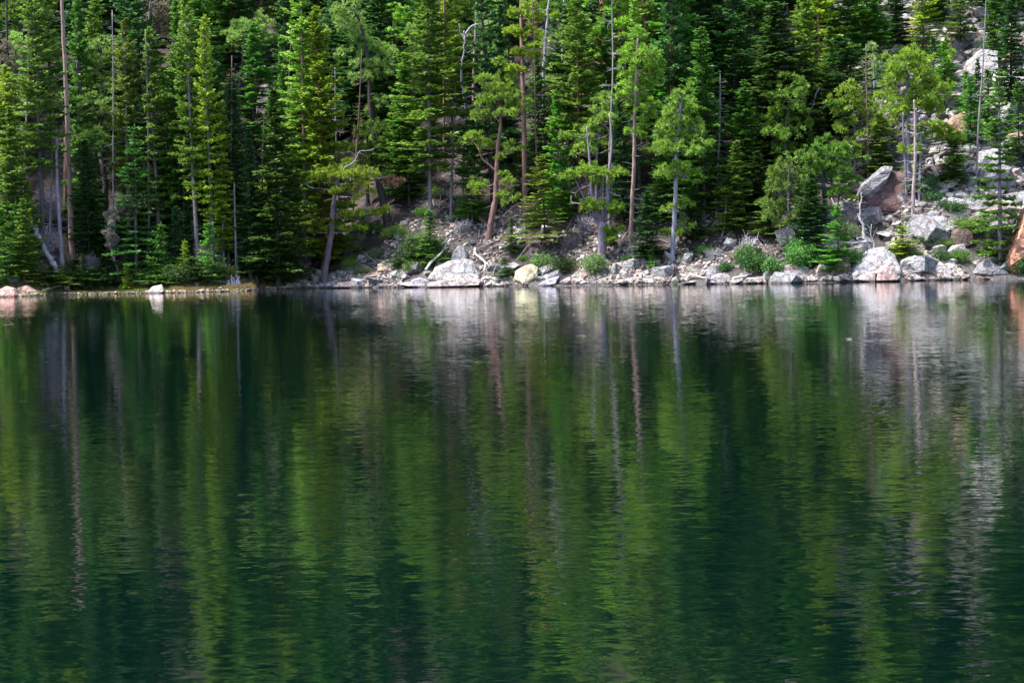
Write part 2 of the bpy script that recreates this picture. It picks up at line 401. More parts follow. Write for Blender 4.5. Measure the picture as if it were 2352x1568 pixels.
# prototypes: mesh data that copies share
PROTO = {}
def proto(key, H, Rr, r0, dead=0, **kw):
    sd_ = abs(sum(ord(c)*(i+3) for i, c in enumerate(key)))
    m, br = spruce_crown(sd_, H, Rr, **kw)
    d = dict(H=H, R=Rr, crown=m.mesh('spruce_crown', 'needles'), trunk=trunk_mesh(sd_+1, H*.98, r0).mesh('spruce_trunk', 'bark', True))
    b = kw.get('base', .06)*H
    dead_twigs(br, sd_+5, .08*H, max(b*1.15, .3*H), 16+dead, (.3, .3*Rr+.4))
    d['branches'] = br.mesh('spruce_branches', 'bark')
    PROTO[key] = d
proto('dense_a', 14, 1.9, .17)
proto('dense_b', 15, 1.7, .17, nb=6, pw=.75)
proto('dense_c', 12, 1.8, .15, tier=.36, pw=.95)
proto('dense_d', 13, 1.7, .16, base=.16, tier=.40, nb=5, dropout=.26, pw=.7, inner=.22)
proto('dense_e', 14, 1.5, .15, base=.10, tier=.30, nb=6, dropout=.34, pw=1.1, tlen=.5)
proto('lanky_a', 16, 1.8, .15, 30, base=.22, tier=.34, inner=.26, nb=6, dropout=.24, pw=.6)
proto('lanky_b', 16, 1.7, .14, 30, base=.30, tier=.34, inner=.26, nb=6, dropout=.22, pw=.55)
proto('narrow_a', 14, 1.15, .14, base=.12, tier=.28, nb=5, pw=.6)
proto('shelf_a', 11, 1.7, .13, base=.03, tier=.46, nb=5, shelf=.8, dropout=.2, pw=.8, tlen=.36)
proto('shelf_b', 13, 1.8, .15, base=.14, tier=.52, nb=5, shelf=.8, dropout=.16, pw=.7)
proto('young_a', 4.2, 1.05, .06, base=.03, tier=.24, leaf=(.19, .08))
proto('young_b', 5.5, 1.15, .07, base=.03, tier=.28, leaf=(.19, .085), pw=.95)
def pine_proto(key, seed, H, Rr, base):
    rng = np.random.default_rng(seed); m = MB(); br = MB(); z = base*H
    while z < H:
        t = (z-base*H)/(H-base*H); az = rng.uniform(0, 6.28); l = Rr*rng.uniform(.55, 1.1)*(1-.75*t**1.6)
        c = np.array([math.cos(az)*l*.75, math.sin(az)*l*.75, z+.25*l])
        br.tube([(0, 0, z-.2), (c[0]*.5, c[1]*.5, z+.02), c], [.055, .04, .02], 5, False)
        s = rng.uniform(.45, .8)*(1-.3*t)
        blob_tufts(m, br, c, (s*1.15, s*1.15, s*.5), rng, 1.0, root=c-np.array([c[0]*.25, c[1]*.25, .1]))
        z += rng.uniform(.22, .5)
    blob_tufts(m, br, (0, 0, H), (.6, .6, .55), rng, 1)
    dead_twigs(br, seed+2, base*H*.3, base*H, 14, (.5, 1.4), .018)
    PROTO[key] = dict(H=H+.4, R=Rr, crown=m.mesh('pine_crown', 'needles'), trunk=trunk_mesh(seed+1, H, .17, .05, .5).mesh('pine_trunk', 'bark', True), branches=br.mesh('pine_branches', 'bark'))
pine_proto('pine_a', 501, 9, 1.9, .38); pine_proto('pine_b', 502, 11, 1.7, .45); pine_proto('pine_c', 503, 7, 1.8, .3)

ref_names = []            # landmarks used by labels of lesser things: (u, v, phrase)
occupied = []             # x, y of placed trunks
def tree(key, p, H, hw, col, bark=B_GREY, label=None, group=None, rz=None, lean=(0, 0), cat=None, name=None, hidden_branches=False):
    d = PROTO[key]; pine = key.startswith('pine')
    rz = random.uniform(0, 6.28) if rz is None else rz
    if lean == (0, 0): lean = (random.gauss(0, 1.3), random.gauss(0, 1.3))
    e = empty(name or ('pine_tree' if pine else 'spruce_tree'), p, 0)
    e.rotation_euler = (R(lean[1]), R(lean[0]), rz)
    # keep the lean in world axes
    e.rotation_euler = (Matrix.Rotation(R(lean[0]), 3, 'Y') @ Matrix.Rotation(R(lean[1]), 3, 'X') @ Matrix.Rotation(rz, 3, 'Z')).to_euler()
    sx = hw/d['R']; sz = H/d['H']
    tr = link('trunk', d['trunk'], e, bark); tr.scale = (sz, sz, sz)
    c = link('crown', d['crown'], e, col); c.scale = (sx, sx, sz)
    b = link('branches', d['branches'], e, tuple(x*.9 for x in bark)); b.scale = (sx, sx, sz)
    tag(e, label, cat or ('pine tree' if pine else 'spruce tree'), group); occupied.append((p[0], p[1])); return e
def T(key, u, vb, vt, hwpx, col, label, bark=B_GREY, rz=None, dY=0, short=None, group=None):
    """tree whose foot stands where pixel (u, vb) meets the ground, tall enough to reach vt"""
    g = ground_at(u, vb)
    if dY: g.y += dY; g.z = hz(g.x, g.y)
    s = FPX/g.y
    H = (vb-vt)/s
    e = tree(key, g, H, hwpx*1.18/s, col, bark, label, group, rz, lean=(random.gauss(0, .9), random.gauss(0, .9)))
    if short: ref_names.append((u, (vb+max(vt, 0))/2, short))
    return e

# ------------------------------------------------------------------ trees drawn after single trees of the photo
T('lanky_b', 100, 570, -60, 60, G_OLIVE, 'tall yellow-green spruce just left of the tallest pink-barked bare trunk', rz=.3, short='the yellow-green spruce at far left')
T('dense_a', 196, 575, -30, 52, G_MID, 'tall mid-green spruce right beside the tallest pink-barked bare trunk', rz=1)
T('narrow_a', 207, 618, 325, 36, G_DARK, 'dark narrow spruce with pointed top right of the paired bare trunks', rz=2)
T('dense_c', 240, 225, 92, 30, (.07, .22, .07), 'small blue-green spruce tip poking up among darker spruces at upper left', rz=1)
T('shelf_a', 314, 648, 290, 66, (.085, .24, .045), 'bright blue-green spruce with widely spaced tiers over the left grassy bank', rz=.6, short='the tiered blue-green spruce')
T('lanky_b', 298, 590, 52, 46, (.155, .215, .03), 'rusty-topped spruce with pale trunk behind the tiered blue-green spruce', B_PALE, rz=.2)
T('lanky_a', 369, 592, 72, 48, G_OLIVE, 'olive spruce with thin pale trunk right of the tiered blue-green spruce', B_PALE, rz=2.2)
T('dense_b', 415, 560, 5, 50, G_MID, 'mid-green spruce between the two pale-trunked olive spruces at left', rz=4)
T('lanky_b', 454, 600, -8, 46, G_OLIVE, 'tall olive spruce with the longest white trunk showing through its crown', B_PALE, rz=2.9, short='the white-trunked olive spruce')
T('lanky_a', 491, 618, 40, 38, G_YEL, 'slender yellow-green spruce with grey trunk just right of the white-trunked one', B_GREY, rz=3.4)
T('narrow_a', 514, 612, 240, 30, G_YEL, 'short olive spruce with a bare thin trunk below its crown at the grassy bank', B_PALE, rz=.4)
T('dense_c', 575, 640, 300, 45, G_DARK, 'dark green spruce at the water right of the grey stump', rz=.4)
T('dense_a', 640, 662, 212, 82, (.07, .135, .025), 'broad dark spruce overhanging the water at the end of the grassy bank', B_DARK, rz=1.4, short='the broad dark shore spruce')
T('dense_c', 590, 650, 395, 50, G_DARK, 'low dark spruce leaning out from the left side of the broad shore spruce', rz=3)
T('lanky_b', 703, 592, -14, 58, G_LIME, 'tall lime-green spruce standing on a straight bare pinkish trunk', B_PINK, rz=1.1, short='the tall lime spruce')
T('dense_b', 744, 622, 22, 68, G_GOLD, 'golden-orange tipped spruce left of the two-lobed pale pine', B_RED, rz=4.2, short='the golden spruce')
T('dense_c', 660, 560, 95, 40, G_MID, 'mid-green spruce behind the gap between the lime and the dark shore spruce', rz=5)
T('lanky_a', 989, 505, -30, 82, G_OLIVE, 'broad tall spruce with a white upper trunk left of the forked snag', B_PALE, rz=.7, short='the broad white-trunked spruce')
T('dense_b', 940, 470, 130, 50, G_MID, 'green spruce close against the left side of the broad white-trunked spruce', rz=.7)
T('young_b', 990, 612, 488, 42, G_MID, 'young spruce above the large pale boulder', rz=.3)
T('young_a', 948, 606, 548, 50, G_DARK, 'low spreading spruce sapling behind the red split rocks', rz=.3)
T('lanky_b', 1332, 490, -20, 60, G_OLIVE, 'tall spruce with a reddish trunk right of the spiky grey snag', B_RED, rz=1.9, short='the red-trunked spruce')
T('dense_a', 1284, 520, 215, 42, G_BRIGHT, 'bright green pointed young spruce in front of the red-trunked spruce', B_PALE, rz=.9, short='the bright pointed spruce')
T('shelf_b', 1254, 588, 362, 58, (.19, .26, .03), 'yellow-green shaggy spruce rising from the scree right of the rust-barked trunk', B_DARK, rz=.9, short='the shaggy yellow-green spruce')
T('dense_b', 1620, 500, 70, 62, G_MID, 'tall green spruce standing upslope behind the lime pines at centre right', B_GREY, rz=2.2, short='the tall green centre-right spruce')
T('dense_c', 1528, 120, -30, 36, (.30, .27, .015), 'orange-yellow topped spruce at the top edge right of centre', B_RED, rz=2.2)
T('shelf_b', 1470, 430, 5, 46, G_LIME, 'lime spruce top just left of the orange-yellow topped spruce', rz=1.2)
T('dense_a', 1488, 602, 440, 42, G_DARK, 'dark spruce between the pinkish bare-trunked pine and the blue-grey trunk', B_DARK, rz=.2)
T('dense_c', 1690, 548, 330, 50, G_OLIVE, 'olive spruce above the small leaning trunk by the scree', B_DARK, rz=2)
T('young_b', 1176, 588, 508, 22, G_DARK, 'tiny dark narrow spruce sapling on the pale scree right of the leaning pine', rz=1)
T('young_a', 1160, 640, 592, 28, G_DARK, 'dark sapling wedged left of the yellow boulder', rz=3)
T('young_a', 1499, 616, 580, 14, G_BRIGHT, 'very small bright sapling on brown soil left of the dark shore stump', rz=3)
T('dense_b', 1790, 400, 10, 95, (.06, .12, .025), 'very wide dark spruce at upper right of the forest', B_DARK, rz=5.2, short='the wide dark spruce')
T('dense_c', 1850, 380, -60, 55, G_OLIVE, 'olive spruce top right of the wide dark spruce at the top edge', rz=3.3)
T('lanky_a', 1955, 205, -60, 45, G_MID, 'spruce with a bent grey trunk standing in pale talus at upper right', B_PALE, rz=.3, short='the bent grey-trunked spruce')
T('lanky_b', 1982, 185, -70, 45, G_BRIGHT, 'green spruce with a dark red trunk beside the bent grey-trunked spruce', B_RED, rz=4)
T('shelf_b', 2125, 150, -35, 46, G_YEL, 'yellow-green tiered spruce left of the long pale talus run', B_GREY, rz=1.3)
T('shelf_a', 2298, 612, 165, 66, (.10, .21, .025), 'tall tiered spruce on a bare grey trunk beside the rust-red slab', B_PURPLE, rz=.5, short='the tall tiered spruce at far right')
T('dense_c', 2250, 290, 138, 28, G_DARK, 'small dark spruce growing in the middle of the pale talus run', rz=2.5)
T('dense_a', 2322, 245, -60, 44, G_DARK, 'tall dark spruce at the top right corner', B_DARK, rz=2.5)
T('dense_b', 2285, 150, -60, 34, G_MID, 'mid-green spruce right above the pale talus slabs', rz=4.4)
T('dense_b', 1862, 600, 400, 44, G_DARK, 'dark spruce between the leafy shore bushes and the boulders', B_DARK, rz=1.7)
T('shelf_a', 1925, 632, 468, 46, G_BRIGHT, 'bright green young spruce hanging over the red-cored boulder', B_DARK, rz=2.6, short='the bright spruce over the boulders')
T('young_b', 2075, 596, 522, 46, G_YEL, 'yellow-green sapling on the ledge left of the three slim trunks', rz=2.8)
T('dense_c', 55, 652, 462, 40, G_OLIVE, 'olive young spruce behind the leaning grey log at far left', rz=.8, short='the young spruce at far left')
T('young_b', 175, 655, 600, 60, G_MID, 'low bright spruce scrub on the bank right of the leaning grey log', rz=.8)
T('young_a', 120, 658, 612, 50, G_OLIVE, 'low olive spruce scrub under the end of the leaning grey log', rz=2.8)
T('young_b', 245, 655, 585, 55, G_DARK, 'dark spruce scrub left of the bleached bent tree', rz=1.8)
T('young_a', 395, 652, 610, 46, G_MID, 'green spruce sapling at the right foot of the tiered blue-green spruce', rz=1.8)
T('young_b', 440, 648, 596, 50, G_DARK, 'dark sapling at the back of the bank under the white-trunked spruce', rz=2.8)
T('dense_c', 30, 590, 250, 55, G_OLIVE, 'shaded olive spruce at the left edge below the dead grey crown', B_DARK, rz=1)
T('narrow_a', 545, 600, 180, 34, G_DARK, 'narrow dark spruce left of the grey outcrop at upper left', rz=3)
T('dense_a', 1430, 520, 200, 40, G_DARK, 'dark spruce behind the twisted double-stemmed pine', B_DARK, rz=2)
T('dense_c', 1085, 520, 250, 40, G_MID, 'green spruce in shade behind the forked snag', rz=2)

T('dense_b', 1420, 90, -60, 50, G_MID, 'green spruce top at the top edge above the pinkish-trunked lime pine', B_DARK)
T('dense_a', 1880, 120, -70, 60, G_OLIVE, 'olive spruce at the top edge left of the bent grey-trunked spruce', B_DARK, rz=2)
T('dense_b', 2150, 60, -120, 40, G_MID, 'green spruce at the top edge right where the pale talus begins', B_DARK, rz=1)
T('dense_d', 2205, 110, -60, 34, G_OLIVE, 'thin olive spruce standing in the upper talus', B_DARK, rz=2)
T('dense_e', 2060, 120, -60, 40, G_DARK, 'dark spruce at the top edge above the bright yellow-green pine', B_DARK, rz=3)
T('dense_d', 2010, 180, 0, 40, G_MID, 'green spruce above the pale candelabra pine', B_DARK, rz=4)
T('dense_c', 2175, 220, 90, 26, G_OLIVE, 'short olive spruce between the upper talus slab and the bright yellow-green pine', B_DARK, rz=5)
T('dense_d', 2340, 380, 190, 36, G_MID, 'green spruce at the right edge behind the tall tiered spruce', B_DARK, rz=6)
T('dense_b', 1712, 470, 190, 52, G_MID, 'mid-green spruce in the gap right of the tall green centre-right spruce', B_DARK, rz=1, short='the spruce in the centre-right gap')
T('dense_c', 1660, 430, 230, 44, G_DARK, 'dark spruce crowding the right side of the tall green centre-right spruce', B_DARK, rz=2)
T('dense_a', 1740, 500, 350, 44, (.065, .125, .022), 'deep green spruce between the small leaning trunk and the shaggy olive pine', B_DARK, rz=3)
T('dense_c', 1590, 560, 420, 36, G_DARK, 'shadowy dark spruce right behind the blue-grey trunk of the shaggy lime pine', B_DARK, rz=4)
T('dense_b', 1700, 300, 40, 55, G_MID, 'upslope green spruce left of the very wide dark spruce', B_DARK, rz=5)
T('dense_c', 1905, 300, 70, 50, G_OLIVE, 'olive spruce behind the leaning grey snag tip', B_DARK, rz=1.4)
T('dense_b', 1860, 520, 395, 50, G_MID, 'green spruce filling the space left of the dark-trunked green pine', B_DARK, rz=2.4)
T('dense_c', 1770, 545, 440, 40, G_OLIVE, 'low olive spruce at the left foot of the shaggy olive pine', B_DARK, rz=3.4)
T('dense_a', 2190, 430, 310, 40, G_MID, 'green spruce below the long thin white slab on the right talus', B_DARK, rz=.4, short='the green spruce under the thin white slab')
T('dense_a', 2020, 420, 265, 48, G_OLIVE, 'olive spruce behind the top of the dark red rock face', B_DARK, rz=2.1)
T('shelf_b', 2170, 250, 100, 34, G_BRIGHT, 'slim bright spruce standing beside the pale talus run', B_DARK, rz=.9)
T('dense_c', 1520, 520, 330, 44, G_MID, 'mid-green spruce between the pinkish trunk and the shaggy lime pine', B_DARK, rz=.1)
T('dense_a', 1240, 440, 120, 46, G_MID, 'shaded green spruce right behind the rust-barked straight trunk', B_DARK, rz=.7)
T('dense_b', 1400, 420, 30, 50, G_MID, 'green spruce upslope left of the pinkish-trunked lime pine', B_DARK, rz=.2)
T('dense_c', 1150, 400, 20, 52, G_DARK, 'dark spruce behind the round top of the leaning lime pine', B_DARK, rz=1.2)
T('dense_c', 915, 430, 240, 56, G_OLIVE, 'olive spruce over the thick dark broken trunk', B_DARK, rz=1.8)

def path_tree(seed, name, cat, label, path, r0, r1, blobs=(), limbs=(), dead=(), col=G_LIME, bark=B_GREY, deadcol=None, ntw=0, tw=(.3, .9), mat='bark', short=None, dens=1.0, base_v=None, drop=.5, twz=None, tuft={}):
    rng = np.random.default_rng(seed)
    g = ground_at(*path[0]); Y = g.y
    def Wp(q): p = at(q[0], q[1], Y+(q[2] if len(q) > 2 else 0))-g; return np.array(p)
    e = empty(name, g); occupied.append((g.x, g.y))
    P = smooth_path([Wp(q) for q in path]); P[:, 1] += np.linspace(0, 1, len(P))*rng.normal()*.4; P[1:] += rng.normal(size=P[1:].shape)*r0*(.20 if mat == 'bleached_wood' else .05)
    P = np.vstack([P[0]-np.array([0, 0, drop]), P]); rad = r1+(r0-r1)*(1-np.linspace(0, 1, len(P)))**.8; rad[:2] *= 1.3; rad = rad*(rng.uniform(.84, 1.16, len(rad)) if mat == 'bleached_wood' else rng.uniform(.95, 1.05, len(rad)))
    rad = rad*(.82 if mat == 'bleached_wood' else 1); m = MB(); m.tube(P, rad, 10); link('trunk', m.mesh('trunk', mat, True), e, bark)
    br = MB(); any_b = False
    if mat == 'bleached_wood' and not ntw: ntw = 14
    for L in limbs:
        pts, r = L; Q = smooth_path([Wp(q) for q in pts]); lm = MB(); lm.tube(Q, np.linspace(r, r*.35, len(Q)), 7)
        for q in range(3):
            a = Q[rng.integers(len(Q)//2, len(Q))]; lm.tube([a, a+rng.normal(size=3)*.3], [r*.3, r*.12], 4, False)
        link('limb', lm.mesh('limb', mat, True), e, bark)
    m = MB()
    for b in blobs:
        u, v, ru, rv = b[:4]; ru *= 1.02*rng.uniform(.85, 1.15); rv *= 1.15*rng.uniform(.85, 1.25); dy = b[4] if len(b) > 4 else rng.uniform(-.6, .6); k = Y/FPX
        c = Wp((u, v, dy)); i = np.argmin(np.linalg.norm(P-c, axis=1)); 
        br = MB()
        for q in range(2):
            cs = c+rng.normal(size=3)*np.array([ru*k*.8, ru*k*.5, rv*k*.9]); blob_tufts(m, None, cs, (ru*k*.5, ru*k*.5, rv*k*.55), rng, dens, **tuft)
        blob_tufts(m, br, c, (ru*k, max(ru*k*.8, .5), rv*k), rng, dens, root=P[i] if np.linalg.norm(P[i]-c) < 3.5 else None, **tuft); link('bough', br.mesh('bough', 'bark', True), e, tuple(x*.7 for x in bark))
    if blobs: link('crown', m.mesh('pine_crown', 'needles'), e, col)
    if dead or ntw:
        for pts, r in dead:
            dm = MB()
            Q = smooth_path([Wp(q) for q in pts]); dm.tube(Q, np.linspace(r, r*.4, len(Q)), 6)
            for q in range(3):
                a = Q[rng.integers(len(Q)//3, len(Q))]; dm.tube([a, a+rng.normal(size=3)*np.array([.3, .2, .25])], [r*.35, r*.15], 4, False)
            link('dead_limb', dm.mesh('dead_limb', 'bleached_wood', True), e, deadcol or W_WHITE)
        if ntw:
            dm = MB(); hi = P[-1][2]; lo = P[1][2]
            if twz: lo, hi = twz[0]*hi, twz[1]*hi
            dead_twigs(dm, seed, lo+.1*(hi-lo), hi, ntw, tw, .013, path=lambda z: P[np.argmin(abs(P[:, 2]-z))])
            link('dead_twigs', dm.mesh('dead_twigs', 'bleached_wood'), e, deadcol or W_WHITE)
    tag(e, label, cat)
    if short: ref_names.append((path[len(path)//2][0], path[len(path)//2][1], short))
    return e
PT = path_tree
# bare trunks and snags
PT(11, 'bare_tree', 'dead tree', 'tallest bare pink-barked trunk at left, running out of the top of the photo', [(166, 600), (161, 470), (156, 340), (152, 200), (146, 90), (141, -10), (138, -60)], .19, .07, bark=(.42, .28, .24), deadcol=W_GREY, ntw=75, tw=(.3, 1.3), short='the tall pink-barked bare trunk')
PT(12, 'bare_tree', 'dead tree', 'purple-grey bare trunk standing just left of the tall pink-barked one', [(142, 606), (136, 500), (131, 400), (129, 290)], .15, .06, bark=(.33, .28, .34), deadcol=W_GREY, ntw=50, tw=(.3, 1.3))
PT(13, 'bare_tree', 'dead tree', 'short red-brown bare trunk between the purple-grey and the tall pink one', [(150, 490), (147, 420), (143, 310)], .14, .06, bark=(.40, .24, .20), deadcol=W_GREY, ntw=20)
PT(14, 'bare_tree', 'dead tree', 'white crooked dead trunk at the top edge left of the brown dead crown', [(326, 330), (328, 180), (322, 60), (325, 20), (326, -40)], .13, .06, bark=(.55, .52, .55), ntw=12)
PT(15, 'dead_conifer', 'dead tree', 'dead conifer with grey-brown needles at the top edge at left', [(352, 330), (348, 150), (344, 60), (352, -30)], .1, .04, blobs=[(352, 15, 20, 22), (345, 50, 18, 20), (372, 30, 16, 22), (350, 78, 16, 14)], col=(.24, .20, .15), bark=W_GREY, dens=.8)
PT(16, 'dead_conifer', 'dead tree', 'dead conifer with a fading grey crown at the left edge', [(18, 480), (20, 300), (18, 100), (16, -20)], .15, .05, blobs=[(15, 150, 26, 26), (28, 195, 22, 22), (8, 110, 18, 24), (22, 235, 22, 14)], col=(.22, .19, .15), bark=B_DARK, ntw=30, dens=.7)
PT(17, 'leaning_snag', 'dead tree', 'bleached bent tree with a drooping grey dead top above the left bank', [(275, 648), (268, 618), (258, 585), (250, 550), (247, 520), (262, 492), (285, 475), (306, 466)], .10, .05, blobs=[(262, 500, 18, 14), (280, 487, 20, 12), (296, 475, 14, 10), (258, 545, 9, 26)], col=(.30, .26, .25), bark=(.62, .56, .52), mat='bleached_wood', dens=1.1, short='the bleached bent tree')
PT(18, 'leaning_snag', 'dead tree', 'thick leaning grey dead log with a broken rounded end at far left', [(124, 622), (118, 600), (104, 575), (90, 545), (78, 522), (66, 505)], .26, .10, bark=(.42, .38, .42), mat='bleached_wood', drop=.1, short='the leaning grey log')
PT(19, 'leaning_snag', 'dead tree', 'thin dark pole leaning across the purple-grey bare trunk', [(172, 490), (158, 440), (132, 388)], .07, .04, bark=B_DARK, drop=.3)
PT(20, 'forked_snag', 'dead tree', 'pale forked snag with a crooked arm reaching right at upper centre', [(1064, 470), (1063, 400), (1069, 320), (1071, 265), (1066, 215), (1060, 170), (1064, 130), (1068, 92), (1066, 72)], .11, .06, limbs=[([(1066, 90), (1058, 75), (1054, 55)], .05), ([(1067, 82), (1082, 62), (1100, 55), (1118, 50), (1128, 28)], .07), ([(1068, 88), (1074, 84), (1082, 80)], .04)], dead=[([(1071, 225), (1090, 218), (1110, 214)], .03), ([(1066, 130), (1080, 118), (1092, 116)], .03)], bark=(.36, .31, .40), deadcol=W_WHITE, ntw=14, mat='bleached_wood', short='the forked snag')
PT(21, 'spiky_snag', 'dead tree', 'spiky purple-grey snag with short white side arms at upper centre right', [(1248, 400), (1249, 155), (1254, 90), (1258, 40), (1263, -30)], .12, .08, dead=[([(1256, 75), (1245, 68), (1234, 66)], .04), ([(1257, 65), (1266, 74), (1272, 85)], .05), ([(1254, 108), (1270, 115), (1285, 130)], .05), ([(1254, 88), (1240, 86), (1232, 92)], .04), ([(1260, 20), (1250, 24), (1240, 20)], .03), ([(1252, 140), (1243, 135), (1244, 128)], .03)], bark=(.34, .30, .36), deadcol=W_WHITE, ntw=10, mat='bleached_wood', short='the spiky grey snag')
PT(22, 'bare_tree', 'dead tree', 'thin pale twin pole right of the spiky grey snag', [(1292, 380), (1292, 115), (1295, 10), (1296, -10)], .08, .05, bark=(.42, .38, .40), ntw=16)
PT(23, 'leaning_snag', 'dead tree', 'dark leaning dead trunk behind the bright pointed spruce', [(1262, 420), (1268, 270), (1278, 220), (1290, 170), (1300, 128)], .17, .07, bark=B_DARK, ntw=6)
PT(24, 'tall_conifer', 'pine tree', 'tall straight conifer with rust-brown bare lower trunk and white upper trunk at centre', [(1207, 494), (1205, 400), (1204, 300), (1201, 190), (1198, 80), (1197, -40)], .17, .09, blobs=[(1222, 15, 18, 9), (1232, 45, 18, 10), (1180, 70, 22, 8), (1225, 75, 20, 8), (1222, 105, 16, 8), (1190, 30, 12, 8), (1186, 120, 15, 7), (1228, 130, 14, 7), (1180, 160, 16, 8)], col=G_YEL, bark=(.33, .19, .15), ntw=20, short='the rust-barked straight trunk', dens=1.4)
PT(25, 'broken_snag', 'dead tree', 'thick dark broken trunk with rusty dead brush at its top at left centre', [(895, 530), (888, 500), (878, 455), (868, 412)], .30, .20, dead=[([(868, 412), (880, 408), (905, 422)], .05), ([(870, 415), (885, 425), (900, 432)], .04)], blobs=[(898, 416, 11, 8), (905, 425, 9, 7)], dens=.35, col=(.25, .14, .11), bark=(.045, .035, .035), deadcol=(.35, .28, .26), short='the thick dark broken trunk')
PT(26, 'grey_snag', 'dead tree', 'thin leaning grey snag with curved side arms among the right-hand pines', [(1832, 400), (1836, 350), (1846, 305), (1856, 265), (1866, 235), (1877, 203)], .11, .03, dead=[([(1856, 262), (1870, 258), (1888, 254)], .04), ([(1847, 308), (1868, 298), (1888, 297), (1905, 310)], .045), ([(1858, 256), (1852, 250)], .03), ([(1866, 240), (1880, 252), (1896, 262)], .02)], bark=(.30, .28, .36), mat='bleached_wood', deadcol=W_WHITE, short='the leaning grey snag')
PT(27, 'twisted_snag', 'dead tree', 'white twisted snag with a hole, rooted on the shore boulders at right', [(2000, 600), (1998, 570), (1986, 545), (1985, 522), (1976, 500), (1980, 470), (1983, 442)], .13, .03, limbs=[([(1990, 555), (1978, 556), (1968, 548)], .1), ([(2003, 590), (2008, 560), (2000, 540), (2002, 515)], .06)], dead=[([(1976, 505), (1972, 490)], .04), ([(1985, 556), (1960, 558), (1940, 556)], .05)], bark=(.40, .37, .40), mat='bleached_wood', short='the white twisted snag')
PT(28, 'bare_tree', 'dead tree', 'blue-purple slim trunk, left one of the three slim trunks on the right ledge', [(2083, 480), (2080, 400), (2074, 330), (2070, 260)], .09, .05, bark=(.26, .24, .34), deadcol=W_GREY, ntw=30, tw=(.3, .9))
PT(29, 'bare_tree', 'dead tree', 'pinkish slim trunk with many dead twigs, middle of the three slim trunks', [(2096, 532), (2098, 440), (2101, 370), (2101, 270), (2098, 230)], .12, .05, bark=(.42, .33, .34), deadcol=(.48, .40, .42), ntw=80, tw=(.3, 1.1), short='the three slim trunks')
PT(30, 'bare_tree', 'dead tree', 'grey slim trunk, right one of the three slim trunks on the right ledge', [(2111, 480), (2114, 400), (2118, 330), (2120, 270)], .08, .04, bark=(.32, .29, .36), deadcol=W_GREY, ntw=40, tw=(.3, .9))
PT(31, 'small_bare_tree', 'tree', 'small thin curved trunk leaning right above the brown scree', [(1657, 548), (1663, 520), (1667, 480), (1668, 450)], .06, .03, blobs=[(1676, 440, 26, 12), (1690, 420, 22, 12)], col=G_DARK, bark=(.3, .28, .32))
PT(32, 'bare_tree', 'dead tree', 'thin red-brown pole at the top edge left of the forked snag', [(1020, 400), (1019, 110), (1021, -30)], .07, .05, bark=B_RED, ntw=10)
PT(33, 'bare_tree', 'dead tree', 'purple-brown pole just behind the arm of the forked snag', [(1088, 420), (1088, 200), (1093, 60), (1096, -30)], .11, .07, bark=(.26, .19, .2), ntw=18)
PT(34, 'bare_tree', 'dead tree', 'grey tapering trunk at the left edge of the broad dark shore spruce', [(545, 635), (543, 600), (541, 540), (538, 420)], .10, .04, bark=(.22, .19, .20), deadcol=W_GREY, ntw=26)
# pines with crowns of their own
PT(51, 'limber_pine', 'pine tree', 'pale flat-topped pine on a leaning dark trunk at upper left', [(545, 300), (550, 205), (558, 150), (562, 100), (580, 45)], .12, .05, blobs=[(560, 82, 26, 14), (590, 60, 20, 14), (612, 92, 18, 12), (535, 88, 20, 12), (596, 40, 10, 16), (562, 60, 18, 12), (575, 100, 22, 10)], col=G_PALE, bark=B_DARK, ntw=14)
PT(52, 'limber_pine', 'pine tree', 'big pale yellow-green pine with an upper and a lower right crown at left centre', [(868, 440), (862, 340), (852, 250), (848, 170), (838, 90), (815, 20)], .20, .07, blobs=[(800, 20, 32, 26), (812, 55, 34, 22), (790, 50, 22, 18), (826, 85, 26, 18), (855, 115, 26, 18), (880, 135, 24, 18), (845, 150, 26, 16), (872, 165, 30, 16), (898, 128, 16, 14), (835, 180, 24, 12), (905, 245, 34, 14), (870, 235, 24, 12), (870, 330, 40, 12), (905, 340, 26, 10)], limbs=[([(852, 250), (880, 245), (905, 248)], .06), ([(850, 180), (880, 150), (895, 130)], .08), ([(862, 345), (890, 338)], .05)], col=G_PALE, bark=(.07, .055, .055), ntw=14, dens=.9, short='the big pale two-crowned pine')
PT(53, 'limber_pine', 'pine tree', 'round-topped lime pine on a thick leaning orange-purple trunk at centre', [(1121, 552), (1128, 510), (1137, 460), (1140, 410), (1143, 350), (1149, 290), (1150, 240)], .21, .07, blobs=[(1128, 195, 26, 20), (1158, 198, 26, 20), (1142, 222, 36, 18), (1178, 240, 20, 16), (1112, 240, 20, 20), (1100, 262, 18, 14), (1165, 262, 26, 10), (1085, 320, 26, 14), (1115, 335, 22, 10), (1180, 345, 22, 9), (1092, 425, 20, 9), (1168, 420, 16, 14), (1100, 440, 16, 12), (1160, 445, 14, 9)], limbs=[([(1140, 395), (1125, 380), (1108, 365), (1098, 340)], .07), ([(1146, 330), (1165, 340), (1182, 345)], .05), ([(1148, 280), (1125, 265), (1102, 262)], .05)], dead=[([(1145, 440), (1165, 455), (1185, 470)], .03)], col=(.24, .36, .05), bark=(.24, .13, .12), deadcol=W_GREY, ntw=12, short='the leaning lime pine')
